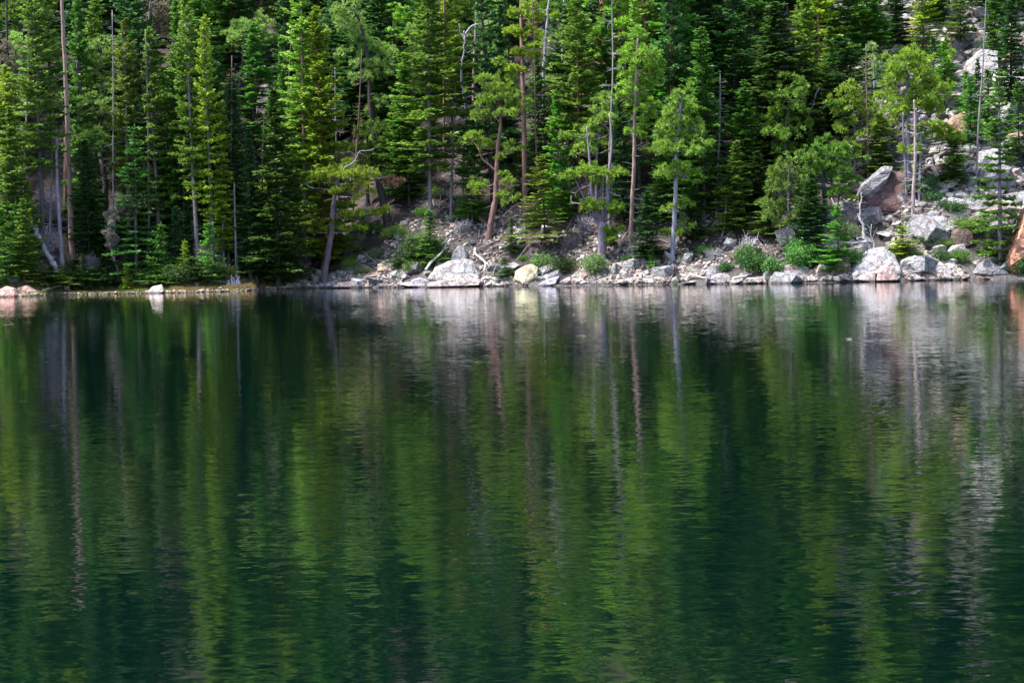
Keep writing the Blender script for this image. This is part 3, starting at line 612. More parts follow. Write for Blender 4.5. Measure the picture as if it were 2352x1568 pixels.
PT(54, 'limber_pine', 'pine tree', 'twisted double-stemmed pine with bare white arms standing on the centre scree', [(1382, 595), (1383, 560), (1382, 530), (1384, 512)], .27, .22, limbs=[([(1380, 515), (1370, 507), (1364, 480), (1358, 440), (1357, 400), (1352, 340), (1348, 290)], .13), ([(1386, 515), (1390, 490), (1396, 460), (1395, 425), (1402, 370), (1405, 320), (1400, 260)], .14)],
   blobs=[(1345, 400, 26, 9), (1385, 400, 40, 9), (1320, 405, 18, 9), (1412, 392, 16, 9), (1352, 385, 24, 8), (1350, 478, 22, 8), (1385, 478, 32, 13), (1408, 484, 16, 9), (1400, 528, 16, 7), (1410, 545, 13, 6), (1398, 550, 12, 7), (1380, 420, 26, 6)], 
   dead=[([(1366, 480), (1345, 470), (1318, 466), (1312, 462), (1312, 450)], .045), ([(1372, 492), (1355, 500), (1335, 505)], .045), ([(1362, 450), (1345, 455), (1330, 458)], .035), ([(1375, 492), (1378, 470), (1381, 450)], .04), ([(1358, 425), (1335, 432), (1320, 444)], .03), ([(1395, 440), (1412, 446), (1425, 452)], .03)], col=(.22, .34, .04), bark=(.27, .22, .29), deadcol=W_WHITE, short='the twisted double-stemmed pine')
PT(55, 'limber_pine', 'pine tree', 'lime pine crown in two clumps above the twisted double-stemmed pine', [(1372, 520), (1370, 420), (1372, 340), (1378, 270), (1388, 230)], .10, .04, blobs=[(1392, 225, 22, 14), (1410, 250, 26, 14), (1375, 250, 24, 12), (1400, 275, 38, 11), (1360, 300, 32, 14), (1340, 312, 28, 13), (1345, 335, 26, 10), (1380, 300, 24, 10), (1425, 290, 22, 9), (1405, 330, 26, 8), (1330, 350, 18, 8)], limbs=[([(1372, 350), (1350, 352), (1330, 358)], .04), ([(1374, 300), (1395, 285), (1415, 280)], .04)], col=(.26, .40, .07), bark=(.22, .2, .24), deadcol=W_GREY, ntw=20, short='the two-clump lime pine')
PT(56, 'lodgepole_pine', 'pine tree', 'lime conifer with a straight pinkish bare trunk right of the twisted pine', [(1449, 552), (1452, 470), (1456, 380), (1457, 270), (1460, 180), (1464, 90)], .15, .05, blobs=[(1464, 85, 16, 13), (1455, 115, 24, 12), (1490, 125, 22, 12), (1505, 135, 12, 14), (1445, 140, 20, 10), (1475, 150, 30, 10), (1440, 180, 18, 9), (1500, 165, 22, 12), (1435, 200, 26, 11), (1480, 190, 24, 10), (1424, 222, 20, 9), (1495, 240, 22, 12), (1470, 215, 16, 9), (1462, 305, 14, 9), (1480, 275, 12, 7)], col=G_LIME, bark=(.33, .23, .20), deadcol=W_GREY, ntw=70, tw=(.3, 1.0), short='the pinkish-trunked lime pine')
PT(57, 'limber_pine', 'pine tree', 'large shaggy lime pine on a blue-grey trunk right of centre', [(1543, 600), (1547, 540), (1551, 470), (1553, 400), (1556, 330), (1562, 260), (1566, 215)], .16, .05, blobs=[(1558, 228, 14, 20), (1588, 245, 14, 22), (1540, 250, 16, 20), (1570, 265, 26, 18), (1545, 285, 28, 16), (1590, 290, 24, 16), (1522, 310, 16, 14), (1565, 312, 36, 14), (1605, 315, 14, 12), (1550, 340, 34, 12), (1590, 345, 26, 11), (1520, 345, 16, 10), (1553, 385, 34, 11), (1580, 400, 22, 9), (1535, 405, 22, 9), (1535, 480, 18, 7), (1575, 470, 22, 10), (1545, 535, 22, 7), (1578, 520, 20, 8)], col=(.23, .37, .055), bark=(.30, .29, .38), ntw=16, short='the shaggy lime pine')
PT(58, 'limber_pine', 'pine tree', 'bright yellow-green pine with the broadest lit crown at upper right', [(2090, 470), (2088, 380), (2086, 300), (2084, 220), (2080, 160)], .14, .06, blobs=[(2090, 128, 26, 16), (2110, 145, 26, 18), (2070, 155, 26, 18), (2130, 165, 24, 16), (2095, 175, 38, 16), (2060, 190, 24, 14), (2140, 195, 22, 14), (2110, 205, 34, 14), (2160, 215, 20, 14), (2080, 225, 32, 12), (2135, 228, 28, 12), (2050, 215, 16, 10), (2110, 245, 38, 12), (2150, 250, 22, 11), (2075, 250, 26, 11), (2130, 290, 30, 12), (2160, 315, 44, 14), (2195, 318, 26, 10), (2090, 345, 30, 9)], limbs=[([(2087, 330), (2120, 325), (2155, 318), (2190, 320)], .06)], col=(.27, .40, .045), bark=(.18, .16, .2), ntw=20, short='the bright yellow-green pine')
PT(59, 'limber_pine', 'pine tree', 'pale candelabra pine with several upright stems left of the bright yellow-green pine', [(2010, 330), (2008, 270), (2006, 225), (2006, 180), (2002, 140)], .08, .04, limbs=[([(2007, 225), (1998, 200), (1997, 165), (1995, 140)], .05), ([(2008, 225), (2018, 205), (2022, 170), (2024, 145)], .05)], blobs=[(2000, 145, 13, 18), (2024, 150, 13, 16), (2012, 170, 20, 14), (2030, 180, 12, 14), (1998, 190, 12, 12), (2020, 215, 14, 10)], col=(.28, .40, .14), bark=(.50, .52, .50), dens=.7)
PT(60, 'limber_pine', 'pine tree', 'lime pine with spiky upright shoots and a long low right-hand shelf', [(1965, 420), (1962, 350), (1962, 290), (1958, 240), (1950, 200)], .12, .05, blobs=[(1945, 205, 13, 18), (1965, 215, 16, 20), (1985, 225, 16, 20), (1940, 235, 20, 16), (1965, 250, 28, 14), (1995, 250, 18, 14), (1930, 255, 18, 12), (1975, 275, 30, 11), (2010, 280, 32, 12), (2045, 285, 26, 12), (1990, 300, 34, 9), (1950, 340, 34, 10), (1985, 350, 30, 9), (1930, 300, 20, 10)], limbs=[([(1962, 300), (1985, 295), (2020, 288), (2050, 286)], .06)], col=(.25, .36, .05), bark=(.14, .12, .15), ntw=12, short='the spiky-shooted lime pine')
PT(61, 'limber_pine', 'pine tree', 'rounded green pine left of the leaning grey snag', [(1800, 440), (1803, 360), (1805, 290), (1812, 230)], .12, .05, blobs=[(1790, 225, 16, 15), (1815, 215, 24, 14), (1840, 215, 14, 16), (1800, 245, 28, 14), (1830, 245, 22, 12), (1785, 275, 20, 14), (1815, 275, 28, 12), (1780, 305, 24, 13), (1815, 310, 26, 12), (1850, 290, 16, 10), (1790, 340, 28, 12), (1825, 345, 20, 10)], col=(.18, .31, .045), bark=B_DARK, short='the rounded green pine')
PT(62, 'limber_pine', 'pine tree', 'shaggy olive pine above the leafy bushes at right', [(1812, 580), (1812, 500), (1810, 430), (1812, 370)], .13, .05, blobs=[(1812, 375, 26, 14), (1790, 395, 26, 14), (1830, 400, 26, 14), (1810, 420, 34, 13), (1785, 440, 28, 14), (1840, 445, 24, 12), (1815, 465, 30, 13), (1790, 485, 26, 11), (1835, 490, 22, 11), (1775, 510, 20, 10)], col=(.17, .26, .05), bark=B_GREY, ntw=10)
PT(63, 'limber_pine', 'pine tree', 'green pine on a dark forked trunk left of the red overhanging rock', [(1900, 515), (1896, 470), (1892, 420), (1888, 380), (1890, 340)], .15, .06, limbs=[([(1924, 470), (1930, 445), (1938, 420)], .06), ([(1894, 430), (1880, 410), (1872, 395)], .05)], blobs=[(1885, 345, 28, 13), (1915, 355, 28, 12), (1860, 365, 20, 10), (1905, 380, 32, 11), (1875, 395, 24, 10), (1935, 390, 26, 11), (1915, 410, 26, 9), (1945, 412, 22, 9), (1895, 445, 22, 7), (1940, 440, 20, 8), (1920, 345, 24, 9)], col=(.13, .26, .035), bark=(.12, .11, .15), short='the dark-trunked green pine')
PT(64, 'limber_pine', 'pine tree', 'flat-crowned pine with a white bent arm, rooted in the water left of the rocks', [(745, 655), (746, 630), (752, 590), (760, 545), (763, 505), (767, 465), (775, 420), (785, 398)], .24, .09, limbs=[([(768, 462), (764, 440), (745, 434), (720, 433)], .06), ([(780, 405), (800, 400), (835, 402), (855, 398)], .06), ([(766, 500), (790, 495), (825, 492)], .05)],
   blobs=[(725, 405, 20, 10), (750, 398, 24, 11), (775, 402, 24, 10), (800, 405, 26, 9), (828, 402, 22, 9), (845, 395, 14, 9), (788, 385, 22, 9), (842, 440, 18, 7), (800, 440, 18, 6), (845, 490, 22, 7), (870, 488, 14, 7), (815, 495, 18, 6), (820, 525, 14, 5), (760, 527, 22, 6), (790, 530, 12, 5), (770, 440, 12, 6)],
   dead=[([(720, 433), (708, 428), (700, 420), (688, 422)], .06), ([(787, 400), (792, 385), (808, 376), (818, 364), (826, 348), (845, 346), (860, 342)], .04), ([(753, 535), (735, 534), (715, 532)], .03)], col=(.24, .32, .03), bark=(.17, .13, .15), deadcol=(.32, .31, .34), short='the flat-crowned shore pine')
PT(65, 'lodgepole_pine', 'pine tree', 'dark green pine directly behind the flat-crowned shore pine', [(845, 470), (843, 380), (845, 300)], .14, .06, blobs=[(840, 305, 30, 12), (870, 300, 22, 10), (830, 340, 36, 10), (875, 360, 30, 9), (850, 375, 30, 9)], col=(.11, .19, .03), bark=B_DARK, ntw=12)

# ------------------------------------------------------------------ rocks
def rock_bm(pts, seed, size, cuts=3, amp=.05):
    bm = bmesh.new()
    for p in pts: bm.verts.new(p)
    r = bmesh.ops.convex_hull(bm, input=bm.verts[:])
    bmesh.ops.delete(bm, geom=[g for g in set(r['geom_interior']+r['geom_unused']) if isinstance(g, bmesh.types.BMVert)], context='VERTS')
    bmesh.ops.dissolve_limit(bm, angle_limit=R(9), verts=bm.verts[:], edges=bm.edges[:])
    bmesh.ops.bevel(bm, geom=bm.edges[:], offset=.02*size, segments=1, affect='EDGES', clamp_overlap=True)
    bmesh.ops.triangulate(bm, faces=bm.faces[:])
    L = .16*size
    for it in range(cuts):
        ed = [e for e in bm.edges if e.calc_length() > L]
        if not ed or len(bm.faces) > 4500: break
        bmesh.ops.subdivide_edges(bm, edges=ed, cuts=1); bmesh.ops.triangulate(bm, faces=[f for f in bm.faces if len(f.verts) > 3]); L *= .75
    bm.normal_update(); off = Vector((seed*3.1, seed*1.7, seed*.9))
    mv = []
    for v in bm.verts:
        p = v.co/size
        c3 = mnoise.voronoi(p*2.6+off)[0]; d = mnoise.noise(p*2.2+off)*.45+.3*mnoise.noise(p*5+off)+.4*mnoise.noise(p*11+off)-.8*max(0, .10-(c3[1]-c3[0]))/.10
        mv.append(v.normal*d*amp*size)
    for v, q in zip(bm.verts, mv): v.co += q
    return bm
def bm_mesh(bm, name, mat):
    me = bpy.data.meshes.new(name); bm.to_mesh(me); bm.free(); me.materials.append(MATS[mat]); return me
ROCKS = []
for s in range(14):
    rg = np.random.default_rng(900+s); P = unit(rg.normal(size=(9+s % 4, 3)))*rg.uniform(.85, 1.1, (9+s % 4, 1)); P *= np.array([1, .85, .75 if s % 3 else .5])
    if s % 4 == 1: P = np.sign(P)*np.abs(P)**.6*np.array([.85, .8, .8])
    ROCKS.append(bm_mesh(rock_bm([tuple(p) for p in P], s, 1.0, 2, .06), 'rock', 'rock'))
C_PALE = (.40, .39, .39); C_GREY = (.25, .245, .265); C_PINK = (.40, .33, .325); C_RED = (.42, .22, .17); C_DARK = (.17, .14, .14); C_WHITE = (.43, .415, .43); C_YEL = (.56, .53, .35); C_LICH = (.34, .36, .29)
def rock(u, v, wpx, hpx, col, label, name='rock', dep=.8, k=None, rz=None, tilt=0, short=None, group=None, cat='rock', vb=None):
    """boulder whose silhouette is centred on pixel (u, v)"""
    g = ground_at(u, (v+hpx*.42) if vb is None else vb); s = FPX/g.y
    p = at(u, v, g.y+wpx/s*.15*dep)
    k = int(abs(u*7+v*3)) % len(ROCKS) if k is None else k
    me = ROCKS[k]; o = link(name, me, None, col); o.location = p
    ex = .95
    o.scale = (wpx/2/s/ex, wpx/2/s/ex*dep, hpx/2/s/(.72 if k % 3 else .5))
    o.rotation_euler = (R(random.uniform(-6, 6)), R(tilt+random.uniform(-4, 4)), (random.uniform(-.5, .5) if rz is None else rz))
    tag(o, label, cat, group)
    if short: ref_names.append((u, v, short))
    return o
def hull(outline, depth, col, label, name='boulder', vb=None, seed=1, lean=.25, short=None, cat='boulder', amp=.035, dY=0):
    """boulder with the outline traced from the photo, built with a real depth"""
    us = [p[0] for p in outline]; vs = [p[1] for p in outline]
    g = ground_at(sum(us)/len(us), (max(vs)-2) if vb is None else vb); s = FPX/g.y; Y = g.y+depth*.3+dY
    P = [np.array(at(u, v, Y)) for u, v in outline]; c = sum(P)/len(P); rg = np.random.default_rng(seed)
    hgt = max(p[2] for p in P)-min(p[2] for p in P)
    pts = []
    for p in P:
        up = (p[2]-c[2])/max(hgt, .1)+.5
        q = (p-c); pts.append(q)
        f = q*np.array([.88, 1, .9]); f[1] -= depth*(.5-.30*up)*rg.uniform(.8, 1.1); f[2] -= lean*hgt*.35*up; pts.append(f)
        b = q*np.array([.8, 1, .92]); b[1] += depth*.5*rg.uniform(.8, 1.1); pts.append(b)
    pts.append(np.array([0, 0, -hgt*.75]))
    size = max(hgt, max(p[0] for p in P)-min(p[0] for p in P))
    o = link(name, bm_mesh(rock_bm([tuple(p) for p in pts], seed, size*.6, 4, amp), name, 'rock'), None, col); o.location = tuple(c)
    tag(o, label, cat)
    if short: ref_names.append((sum(us)/len(us), sum(vs)/len(vs), short))
    return o
# centre shore
hull([(990, 655), (980, 640), (1000, 612), (1030, 598), (1070, 594), (1090, 600), (1108, 628), (1106, 652), (1060, 660)], 2.6, C_PALE, 'largest pale lichen-grey boulder at the waterline in the centre', seed=3, short='the large pale boulder', vb=650)
hull([(978, 660), (985, 649), (1040, 640), (1080, 634), (1112, 644), (1108, 655), (1040, 661)], 1.6, C_PINK, 'flat pink-tan split slab at the foot of the large pale boulder', name='slab', seed=4, vb=657, dY=-1.0)
hull([(1034, 600), (1040, 578), (1052, 563), (1066, 566), (1076, 585), (1074, 602)], 1.2, C_GREY, 'grey rounded boulder right behind the large pale boulder', seed=5, vb=604)
hull([(1180, 640), (1184, 622), (1205, 609), (1222, 606), (1236, 614), (1238, 628), (1222, 645), (1204, 654), (1190, 648)], 1.3, C_YEL, 'yellow-topped angular boulder poised at the waterline', seed=6, short='the yellow boulder', vb=650, amp=.02, lean=.6)
hull([(866, 622), (868, 607), (882, 602), (898, 606), (906, 618), (898, 623)], .9, (.60, .48, .38), 'tan blocky rock left of the two red split rocks', seed=7)
hull([(906, 612), (918, 596), (938, 596), (948, 606), (938, 621), (918, 620)], .9, (.46, .30, .23), 'lower red-brown split rock above the shoreline left of the large pale boulder', seed=8, short='the red split rocks')
hull([(930, 592), (956, 580), (960, 602), (950, 606)], .8, (.40, .23, .20), 'upper red-brown split rock behind the lower one', seed=9)
rock(906, 631, 30, 24, C_LICH, 'lichen-grey rounded rock below the tan blocky rock', k=2)
rock(932, 633, 26, 20, C_PALE, 'pale rock just under the lower red-brown split rock', k=4)
hull([(937, 657), (946, 643), (962, 637), (982, 642), (988, 652), (975, 661)], 1.0, (.42, .38, .44), 'purple-grey smooth rock left of the flat pink-tan slab', seed=10)
rock(914, 540, 24, 30, C_LICH, 'upright lichen-green boulder on the brown slope right of the thick dark broken trunk', k=5, short='the upright lichen-green boulder')
hull([(762, 660), (775, 648), (830, 644), (872, 648), (870, 660)], 1.0, C_PINK, 'long low pink rock at the waterline right of the flat-crowned pine', seed=11, vb=659)
hull([(598, 672), (612, 663), (636, 660), (638, 672), (630, 677)], .8, C_PINK, 'pointed pink rock in the water under the broad dark shore spruce', seed=12, vb=672)
hull([(1222, 662), (1240, 650), (1262, 640), (1285, 634), (1278, 650), (1255, 660)], .8, (.55, .52, .60), 'slanting pale purple slab right of the yellow boulder', seed=13, vb=659)
rock(1320, 644, 46, 18, C_PINK, 'low pink rock below the right pale leafy bush', k=8, dep=.6)
rock(1413, 620, 22, 34, C_GREY, 'upright dark-veined rock right of the pale leafy bush', k=1)
rock(1198, 532, 24, 30, C_LICH, 'upright lichen-grey boulder behind the tiny dark sapling on the scree', k=6)
rock(1135, 605, 22, 34, (.4, .36, .3), 'upright brown rock between the large pale boulder and the yellow boulder', k=10)
rock(1456, 612, 30, 22, C_LICH, 'lichen-pale rock under the dark spruce by the waterline', k=11)
rock(1433, 628, 16, 26, C_YEL, 'upright yellowish rock near the waterline below the pinkish-trunked pine', k=12)
hull([(1626, 650), (1634, 633), (1655, 627), (1678, 634), (1682, 648), (1660, 652)], .9, C_WHITE, 'white rounded rock at the waterline right of the dark shore stump', seed=14, short='the white shore rock', vb=650)
rock(1678, 560, 36, 34, C_PALE, 'grey-pale boulder on the scree above the white shore rock', k=3)
rock(1745, 640, 60, 16, (.5, .45, .43), 'flat tan rock at the waterline left of the leafy bushes', k=6, dep=.6)
rock(1622, 553, 9, 9, (.8, .72, .66), 'small round white stone on the brown soil above the dark shore stump', k=2)
# left shore
hull([(-20, 692), (0, 664), (14, 657), (32, 662), (44, 680), (20, 690)], 1.8, (.62, .36, .32), 'pink-red rock in the water at the far left corner', seed=20, vb=682, short='the pink-red corner rock')
hull([(38, 680), (40, 660), (62, 655), (96, 672), (92, 680)], 1.2, (.42, .27, .22), 'brown slab beside the pink-red corner rock', seed=21, vb=674)
rock(28, 642, 34, 22, C_GREY, 'grey rounded rock on the bank above the pink-red corner rock', k=2)
hull([(338, 672), (350, 658), (372, 653), (378, 668), (368, 680), (350, 680)], .9, (.78, .66, .62), 'bright pinkish-white rock at the left waterline below the tiered spruce', seed=22, vb=676, short='the pinkish-white rock')
rock(150, 662, 26, 14, (.62, .5, .38), 'tan triangular rock at the left waterline', k=1, dep=.5)
rock(505, 660, 14, 18, C_WHITE, 'small white upright rock in the shallows left of the grey stump', k=12)
rock(452, 656, 12, 16, C_GREY, 'small grey upright rock in the shallows', k=3)
rock(112, 558, 40, 26, (.36, .34, .38), 'purple-grey boulder behind the leaning grey log', k=4)
rock(490, 565, 90, 44, (.34, .33, .31), 'grey broken outcrop in the shade behind the pale bare trunks at left', k=5)
rock(540, 546, 26, 46, C_GREY, 'tall grey boulder behind the grey tapering trunk', k=6)
hull([(586, 300), (590, 230), (600, 192), (614, 190), (626, 215), (634, 262), (625, 305)], 2.0, (.40, .34, .37), 'tall purple-grey outcrop among the spruces at upper left', seed=23, name='outcrop', cat='outcrop', vb=310, dY=-1)
rock(285, 330, 60, 34, C_GREY, 'grey rock glimpsed behind the top of the tiered blue-green spruce', k=7)
# right shore
hull([(1940, 646), (1948, 618), (1972, 590), (2000, 572), (2030, 566), (2056, 586), (2066, 618), (2062, 645)], 3.2, C_WHITE, 'big white broken boulder at the waterline below the white twisted snag', seed=30, short='the big white shore boulder', vb=642, lean=.5)
hull([(2012, 646), (2016, 622), (2036, 606), (2052, 612), (2062, 645)], 1.2, (.46, .34, .32), 'rust-streaked block at the front of the big white shore boulder', seed=31, vb=643, dY=-1.2)
hull([(1912, 640), (1914, 618), (1925, 590), (1945, 584), (1954, 600), (1952, 632), (1935, 640)], 1.4, (.34, .22, .20), 'dark red-cored boulder left of the big white shore boulder', seed=32, vb=634)
hull([(1870, 645), (1874, 622), (1884, 603), (1896, 610), (1899, 640)], 1.0, C_PINK, 'upright pinkish rock left of the dark red-cored boulder', seed=33, vb=642)
hull([(1798, 648), (1800, 622), (1832, 618), (1866, 620), (1870, 646)], 1.4, (.30, .27, .30), 'square grey-brown block at the waterline under the leafy bush', seed=34, vb=644, short='the square shore block')
hull([(2064, 642), (2068, 618), (2088, 612), (2100, 624), (2098, 642)], 1.0, (.52, .42, .38), 'tan block just right of the big white shore boulder', seed=35, vb=640)
hull([(2102, 642), (2106, 618), (2124, 612), (2140, 624), (2142, 640)], 1.0, C_PINK, 'pink angular rock, second right of the big white shore boulder', seed=36, vb=638)
hull([(2136, 641), (2142, 606), (2158, 600), (2190, 622), (2204, 640)], 1.6, (.45, .41, .42), 'grey sloping boulder with a dark crack at the right waterline', seed=37, vb=638, short='the grey sloping boulder')
hull([(2232, 628), (2246, 608), (2266, 594), (2300, 612), (2318, 630), (2280, 634)], 1.8, C_GREY, 'broad grey slanting rock at the foot of the tall tiered spruce', seed=38, vb=632, short='the broad slanting rock')
hull([(2084, 608), (2098, 596), (2150, 596), (2176, 606), (2160, 622), (2110, 618)], 1.6, C_WHITE, 'pale flat slab above the pink angular shore rock', name='slab', seed=39, vb=616)
hull([(2105, 520), (2112, 496), (2150, 478), (2210, 474), (2228, 490), (2222, 520), (2160, 534), (2120, 530)], 3.0, C_WHITE, 'wide white ledge boulder right of the three slim trunks', seed=40, vb=528, short='the wide white ledge boulder', lean=.6)
hull([(2164, 468), (2176, 444), (2206, 436), (2246, 452), (2256, 470), (2232, 482), (2190, 480)], 2.6, C_WHITE, 'upper white slab above the wide white ledge boulder', name='slab', seed=41, vb=478, lean=.6)
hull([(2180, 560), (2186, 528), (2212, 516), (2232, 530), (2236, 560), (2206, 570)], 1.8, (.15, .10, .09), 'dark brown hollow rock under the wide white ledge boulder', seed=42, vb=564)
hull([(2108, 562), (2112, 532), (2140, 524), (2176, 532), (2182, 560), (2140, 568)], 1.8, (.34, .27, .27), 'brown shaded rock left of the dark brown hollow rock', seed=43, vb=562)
hull([(1960, 490), (1968, 440), (2000, 410), (2040, 392), (2080, 392), (2102, 420), (2106, 470), (2080, 492)], 2.6, (.15, .085, .085), 'large dark red-brown rock face behind the three slim trunks', name='boulder', cat='boulder', seed=44, vb=490, short='the dark red rock face', lean=.1)
hull([(1966, 452), (1976, 425), (2010, 398), (2034, 380), (2052, 382), (2044, 400), (2004, 424), (1984, 452)], 1.6, C_GREY, 'pale lichen slab capping the dark red rock face', name='slab', seed=45, vb=478, dY=-.6)
hull([(2308, 614), (2310, 596), (2324, 556), (2342, 508), (2358, 474), (2400, 450), (2420, 540), (2372, 562), (2338, 588), (2318, 614)], 2.2, (.60, .29, .19), 'rust-red leaning slab at the right edge', name='slab', seed=46, vb=616, short='the rust-red slab', lean=.1, dY=-.5)
hull([(2160, 318), (2166, 292), (2186, 268), (2216, 256), (2236, 282), (2246, 322), (2200, 326)], 2.2, (.36, .22, .16), 'brown overhanging rock in the middle of the talus run', seed=47, vb=326, short='the brown overhanging rock')
hull([(2160, 344), (2166, 332), (2240, 328), (2246, 340), (2200, 346)], 1.6, C_WHITE, 'long thin white slab just below the brown overhanging rock', name='slab', seed=48, vb=344)
hull([(2244, 380), (2250, 348), (2290, 340), (2312, 358), (2300, 384), (2262, 392)], 1.8, C_WHITE, 'white block below and right of the brown overhanging rock', seed=49, vb=388)
hull([(2210, 178), (2220, 142), (2256, 112), (2292, 118), (2290, 160), (2250, 186)], 2.4, C_PALE, 'large pale slanted slab in the upper talus', name='slab', seed=50, vb=182, short='the upper talus slab', lean=.7)
hull([(2270, 210), (2282, 170), (2320, 150), (2352, 168), (2346, 210), (2300, 216)], 2.4, C_PALE, 'pale pinkish block right of the upper talus slab', seed=51, vb=212, lean=.7)
rock(2243, 606, 24, 20, C_LICH, 'lichen-grey rock left of the broad slanting rock', k=2)
rock(2222, 414, 26, 14, C_PALE, 'square pale rock perched above the upper white slab', k=1)

# ------------------------------------------------------------------ logs, stumps, driftwood
def lg(u0, v0, u1, v1, r, col, label, name='fallen_log', cat='log', bend=.0, twn=5, lift=.12, mid=None):
    a, b = ground_at(u0, v0), ground_at(u1, v1); a.z += lift; b.z += lift; c = (a+b)/2
    pts = [np.array(a-c)]; rg = np.random.default_rng(int(u0+v0))
    for t in (.25, .5, .75): pts.append(np.array((a-c).lerp(b-c, t))+rg.normal(size=3)*np.array([.08, .04, .06])*(1+bend*1.5))
    pts.append(np.array(b-c)); Q = smooth_path(pts)
    e = MB(); e.tube(Q, np.linspace(r, r*.6, len(Q)), 9)
    root = empty(name, c); link('log_trunk', e.mesh('log_trunk', 'bleached_wood', True), root, col)
    if twn:
        d = MB()
        for i in range(twn):
            q = Q[rg.integers(1, len(Q))]; v = rg.normal(size=3)*np.array([.5, .3, .5]); v[2] = abs(v[2])
            d.tube([q, q+v*.6, q+v+np.array([0, 0, .08])], [r*.3, r*.22, r*.1], 5, False)
        link('branch_stubs', d.mesh('branch_stubs', 'bleached_wood'), root, col)
    tag(root, label, cat); return root
lg(659, 548, 699, 532, .15, (.30, .25, .28), 'pale fallen log between the lime spruce trunk and the dark shore spruce')
lg(776, 538, 816, 557, .10, W_WHITE, 'short white fallen log right of the flat-crowned pine trunk', twn=2)
lg(836, 546, 840, 520, .12, (.42, .38, .42), 'short upright broken log stub above the upturned roots', twn=1)
lg(857, 542, 878, 512, .10, (.36, .30, .30), 'grey log leaning up to the foot of the thick dark broken trunk', twn=2)
lg(896, 454, 964, 423, .11, (.38, .30, .29), 'long straight fallen log right of the thick dark broken trunk', twn=2)
lg(828, 524, 880, 498, .08, (.42, .38, .40), 'thin pale fallen branch reaching the thick dark broken trunk from the left', name='fallen_branch', cat='branch', twn=6)
lg(868, 615, 925, 590, .06, (.42, .39, .38), 'thin grey branch lying over stones behind the tan blocky rock', name='fallen_branch', cat='branch', twn=4)
lg(978, 646, 1036, 576, .075, (.5, .47, .47), 'white pole leaning against the left of the large pale boulder', twn=1, lift=.6)
lg(1092, 590, 1112, 640, .08, (.5, .47, .47), 'white bent driftwood limb on the right side of the large pale boulder', name='driftwood', cat='driftwood', bend=.8, twn=2, lift=.4)
lg(1104, 652, 1140, 646, .08, (.5, .47, .47), 'white driftwood piece at the waterline right of the large pale boulder', name='driftwood', cat='driftwood', bend=.6)
lg(1560, 644, 1625, 641, .07, (.6, .5, .42), 'tan driftwood stick along the waterline right of the dark shore stump', name='driftwood', cat='driftwood', bend=.4, twn=2)
lg(1480, 647, 1540, 645, .06, (.55, .45, .38), 'tan driftwood stick along the waterline left of the dark shore stump', name='driftwood', cat='driftwood', bend=.4, twn=1)
lg(1682, 648, 1728, 634, .07, (.62, .56, .54), 'thin pale driftwood pole right of the white shore rock', name='driftwood', cat='driftwood', twn=1)
lg(1748, 452, 1790, 470, .07, W_WHITE, 'white dead branches lying by the shaggy olive pine', name='fallen_branch', cat='branch', twn=10, bend=.8)
lg(2108, 606, 2160, 588, .07, W_WHITE, 'white thin log on the rocks above the pale flat slab', twn=2)
lg(100, 672, 140, 662, .08, (.62, .55, .45), 'pale driftwood in the left shallows next to the tan triangular rock', name='driftwood', cat='driftwood', twn=3)
lg(1940, 590, 1970, 560, .09, W_GREY, 'grey fallen log on the rocks left of the white twisted snag')
lg(2178, 245, 2262, 290, .08, (.2, .18, .2), 'dark fallen pole crossing the talus above the brown overhanging rock', twn=4)
lg(0, 474, 40, 522, .07, (.13, .11, .13), 'thin dark fallen pole at the left edge', twn=2)
def stump(u, v, w, h, col, label, seed, mat='bleached_wood', name='stump'):
    g = ground_at(u, v); s = FPX/g.y; rg = np.random.default_rng(seed); W_ = w/s; H_ = h/s; m = MB()
    for i in range(9):
        x = (i/8-.5)*W_*.8; hh = H_*(.55+.5*rg.random())*(1-.5*abs(i/8-.45))
        y = rg.normal()*.12
        Q = smooth_path([(x*1.35, y-.1, -.25), (x*1.0, y, hh*.35), (x*.8+rg.normal()*.05, y+.05, hh*.75), (x*.9+rg.normal()*.1, y, hh*1.15)])
        m.tube(Q, np.linspace(W_*.13, W_*.03, len(Q)), 7)
    o = link(name, m.mesh(name, mat, True), None, col); o.location = g; tag(o, label, 'stump'); ref_names.append((u, v, label if len(label.split()) < 5 else 'the '+name.replace('_', ' '))); return o
stump(537, 661, 32, 30, (.46, .42, .47), 'grey weathered stump with splayed wood standing in the shallows', 3, name='grey_stump')
stump(1552, 647, 18, 36, (.06, .045, .05), 'dark rotten stump standing at the waterline at centre right', 4, 'bark', name='dark_shore_stump')
# upturned roots and dead twig tangles
def tangle(u, v, w, h, col, label, seed, n=110, name='dead_shrub', cat='dead shrub'):
    g = ground_at(u, v+h*.45); s = FPX/g.y; rg = np.random.default_rng(seed); m = MB(); W_, H_ = w/s, h/s
    for i in range(n):
        az = rg.uniform(0, 6.28); t = rg.uniform(.35, 1); e = np.array([math.cos(az)*W_*.5*t, math.sin(az)*W_*.35*t, H_*rg.uniform(.15, 1)])
        b = e*rg.uniform(.05, .3); mid = (e+b)/2+rg.normal(size=3)*.15
        m.tube([b, mid, e], [.028, .018, .008], 4, False)
        for q in range(2): m.tube([mid, mid+rg.normal(size=3)*.25], [.012, .006], 3, False)
    o = link(name, m.mesh(name, 'bleached_wood'), None, col); o.location = g; tag(o, label, cat); return o
tangle(805, 560, 58, 44, (.30, .25, .29), 'purple-grey upturned root mass on the slope right of the flat-crowned pine', 1, 130, 'upturned_roots', 'roots')
tangle(112, 470, 70, 90, (.34, .29, .36), 'tangle of dead purple-grey twigs left of the purple-grey bare trunk', 2, 200)
tangle(105, 560, 60, 70, (.26, .22, .27), 'low dead brush around the leaning grey log', 3, 160)
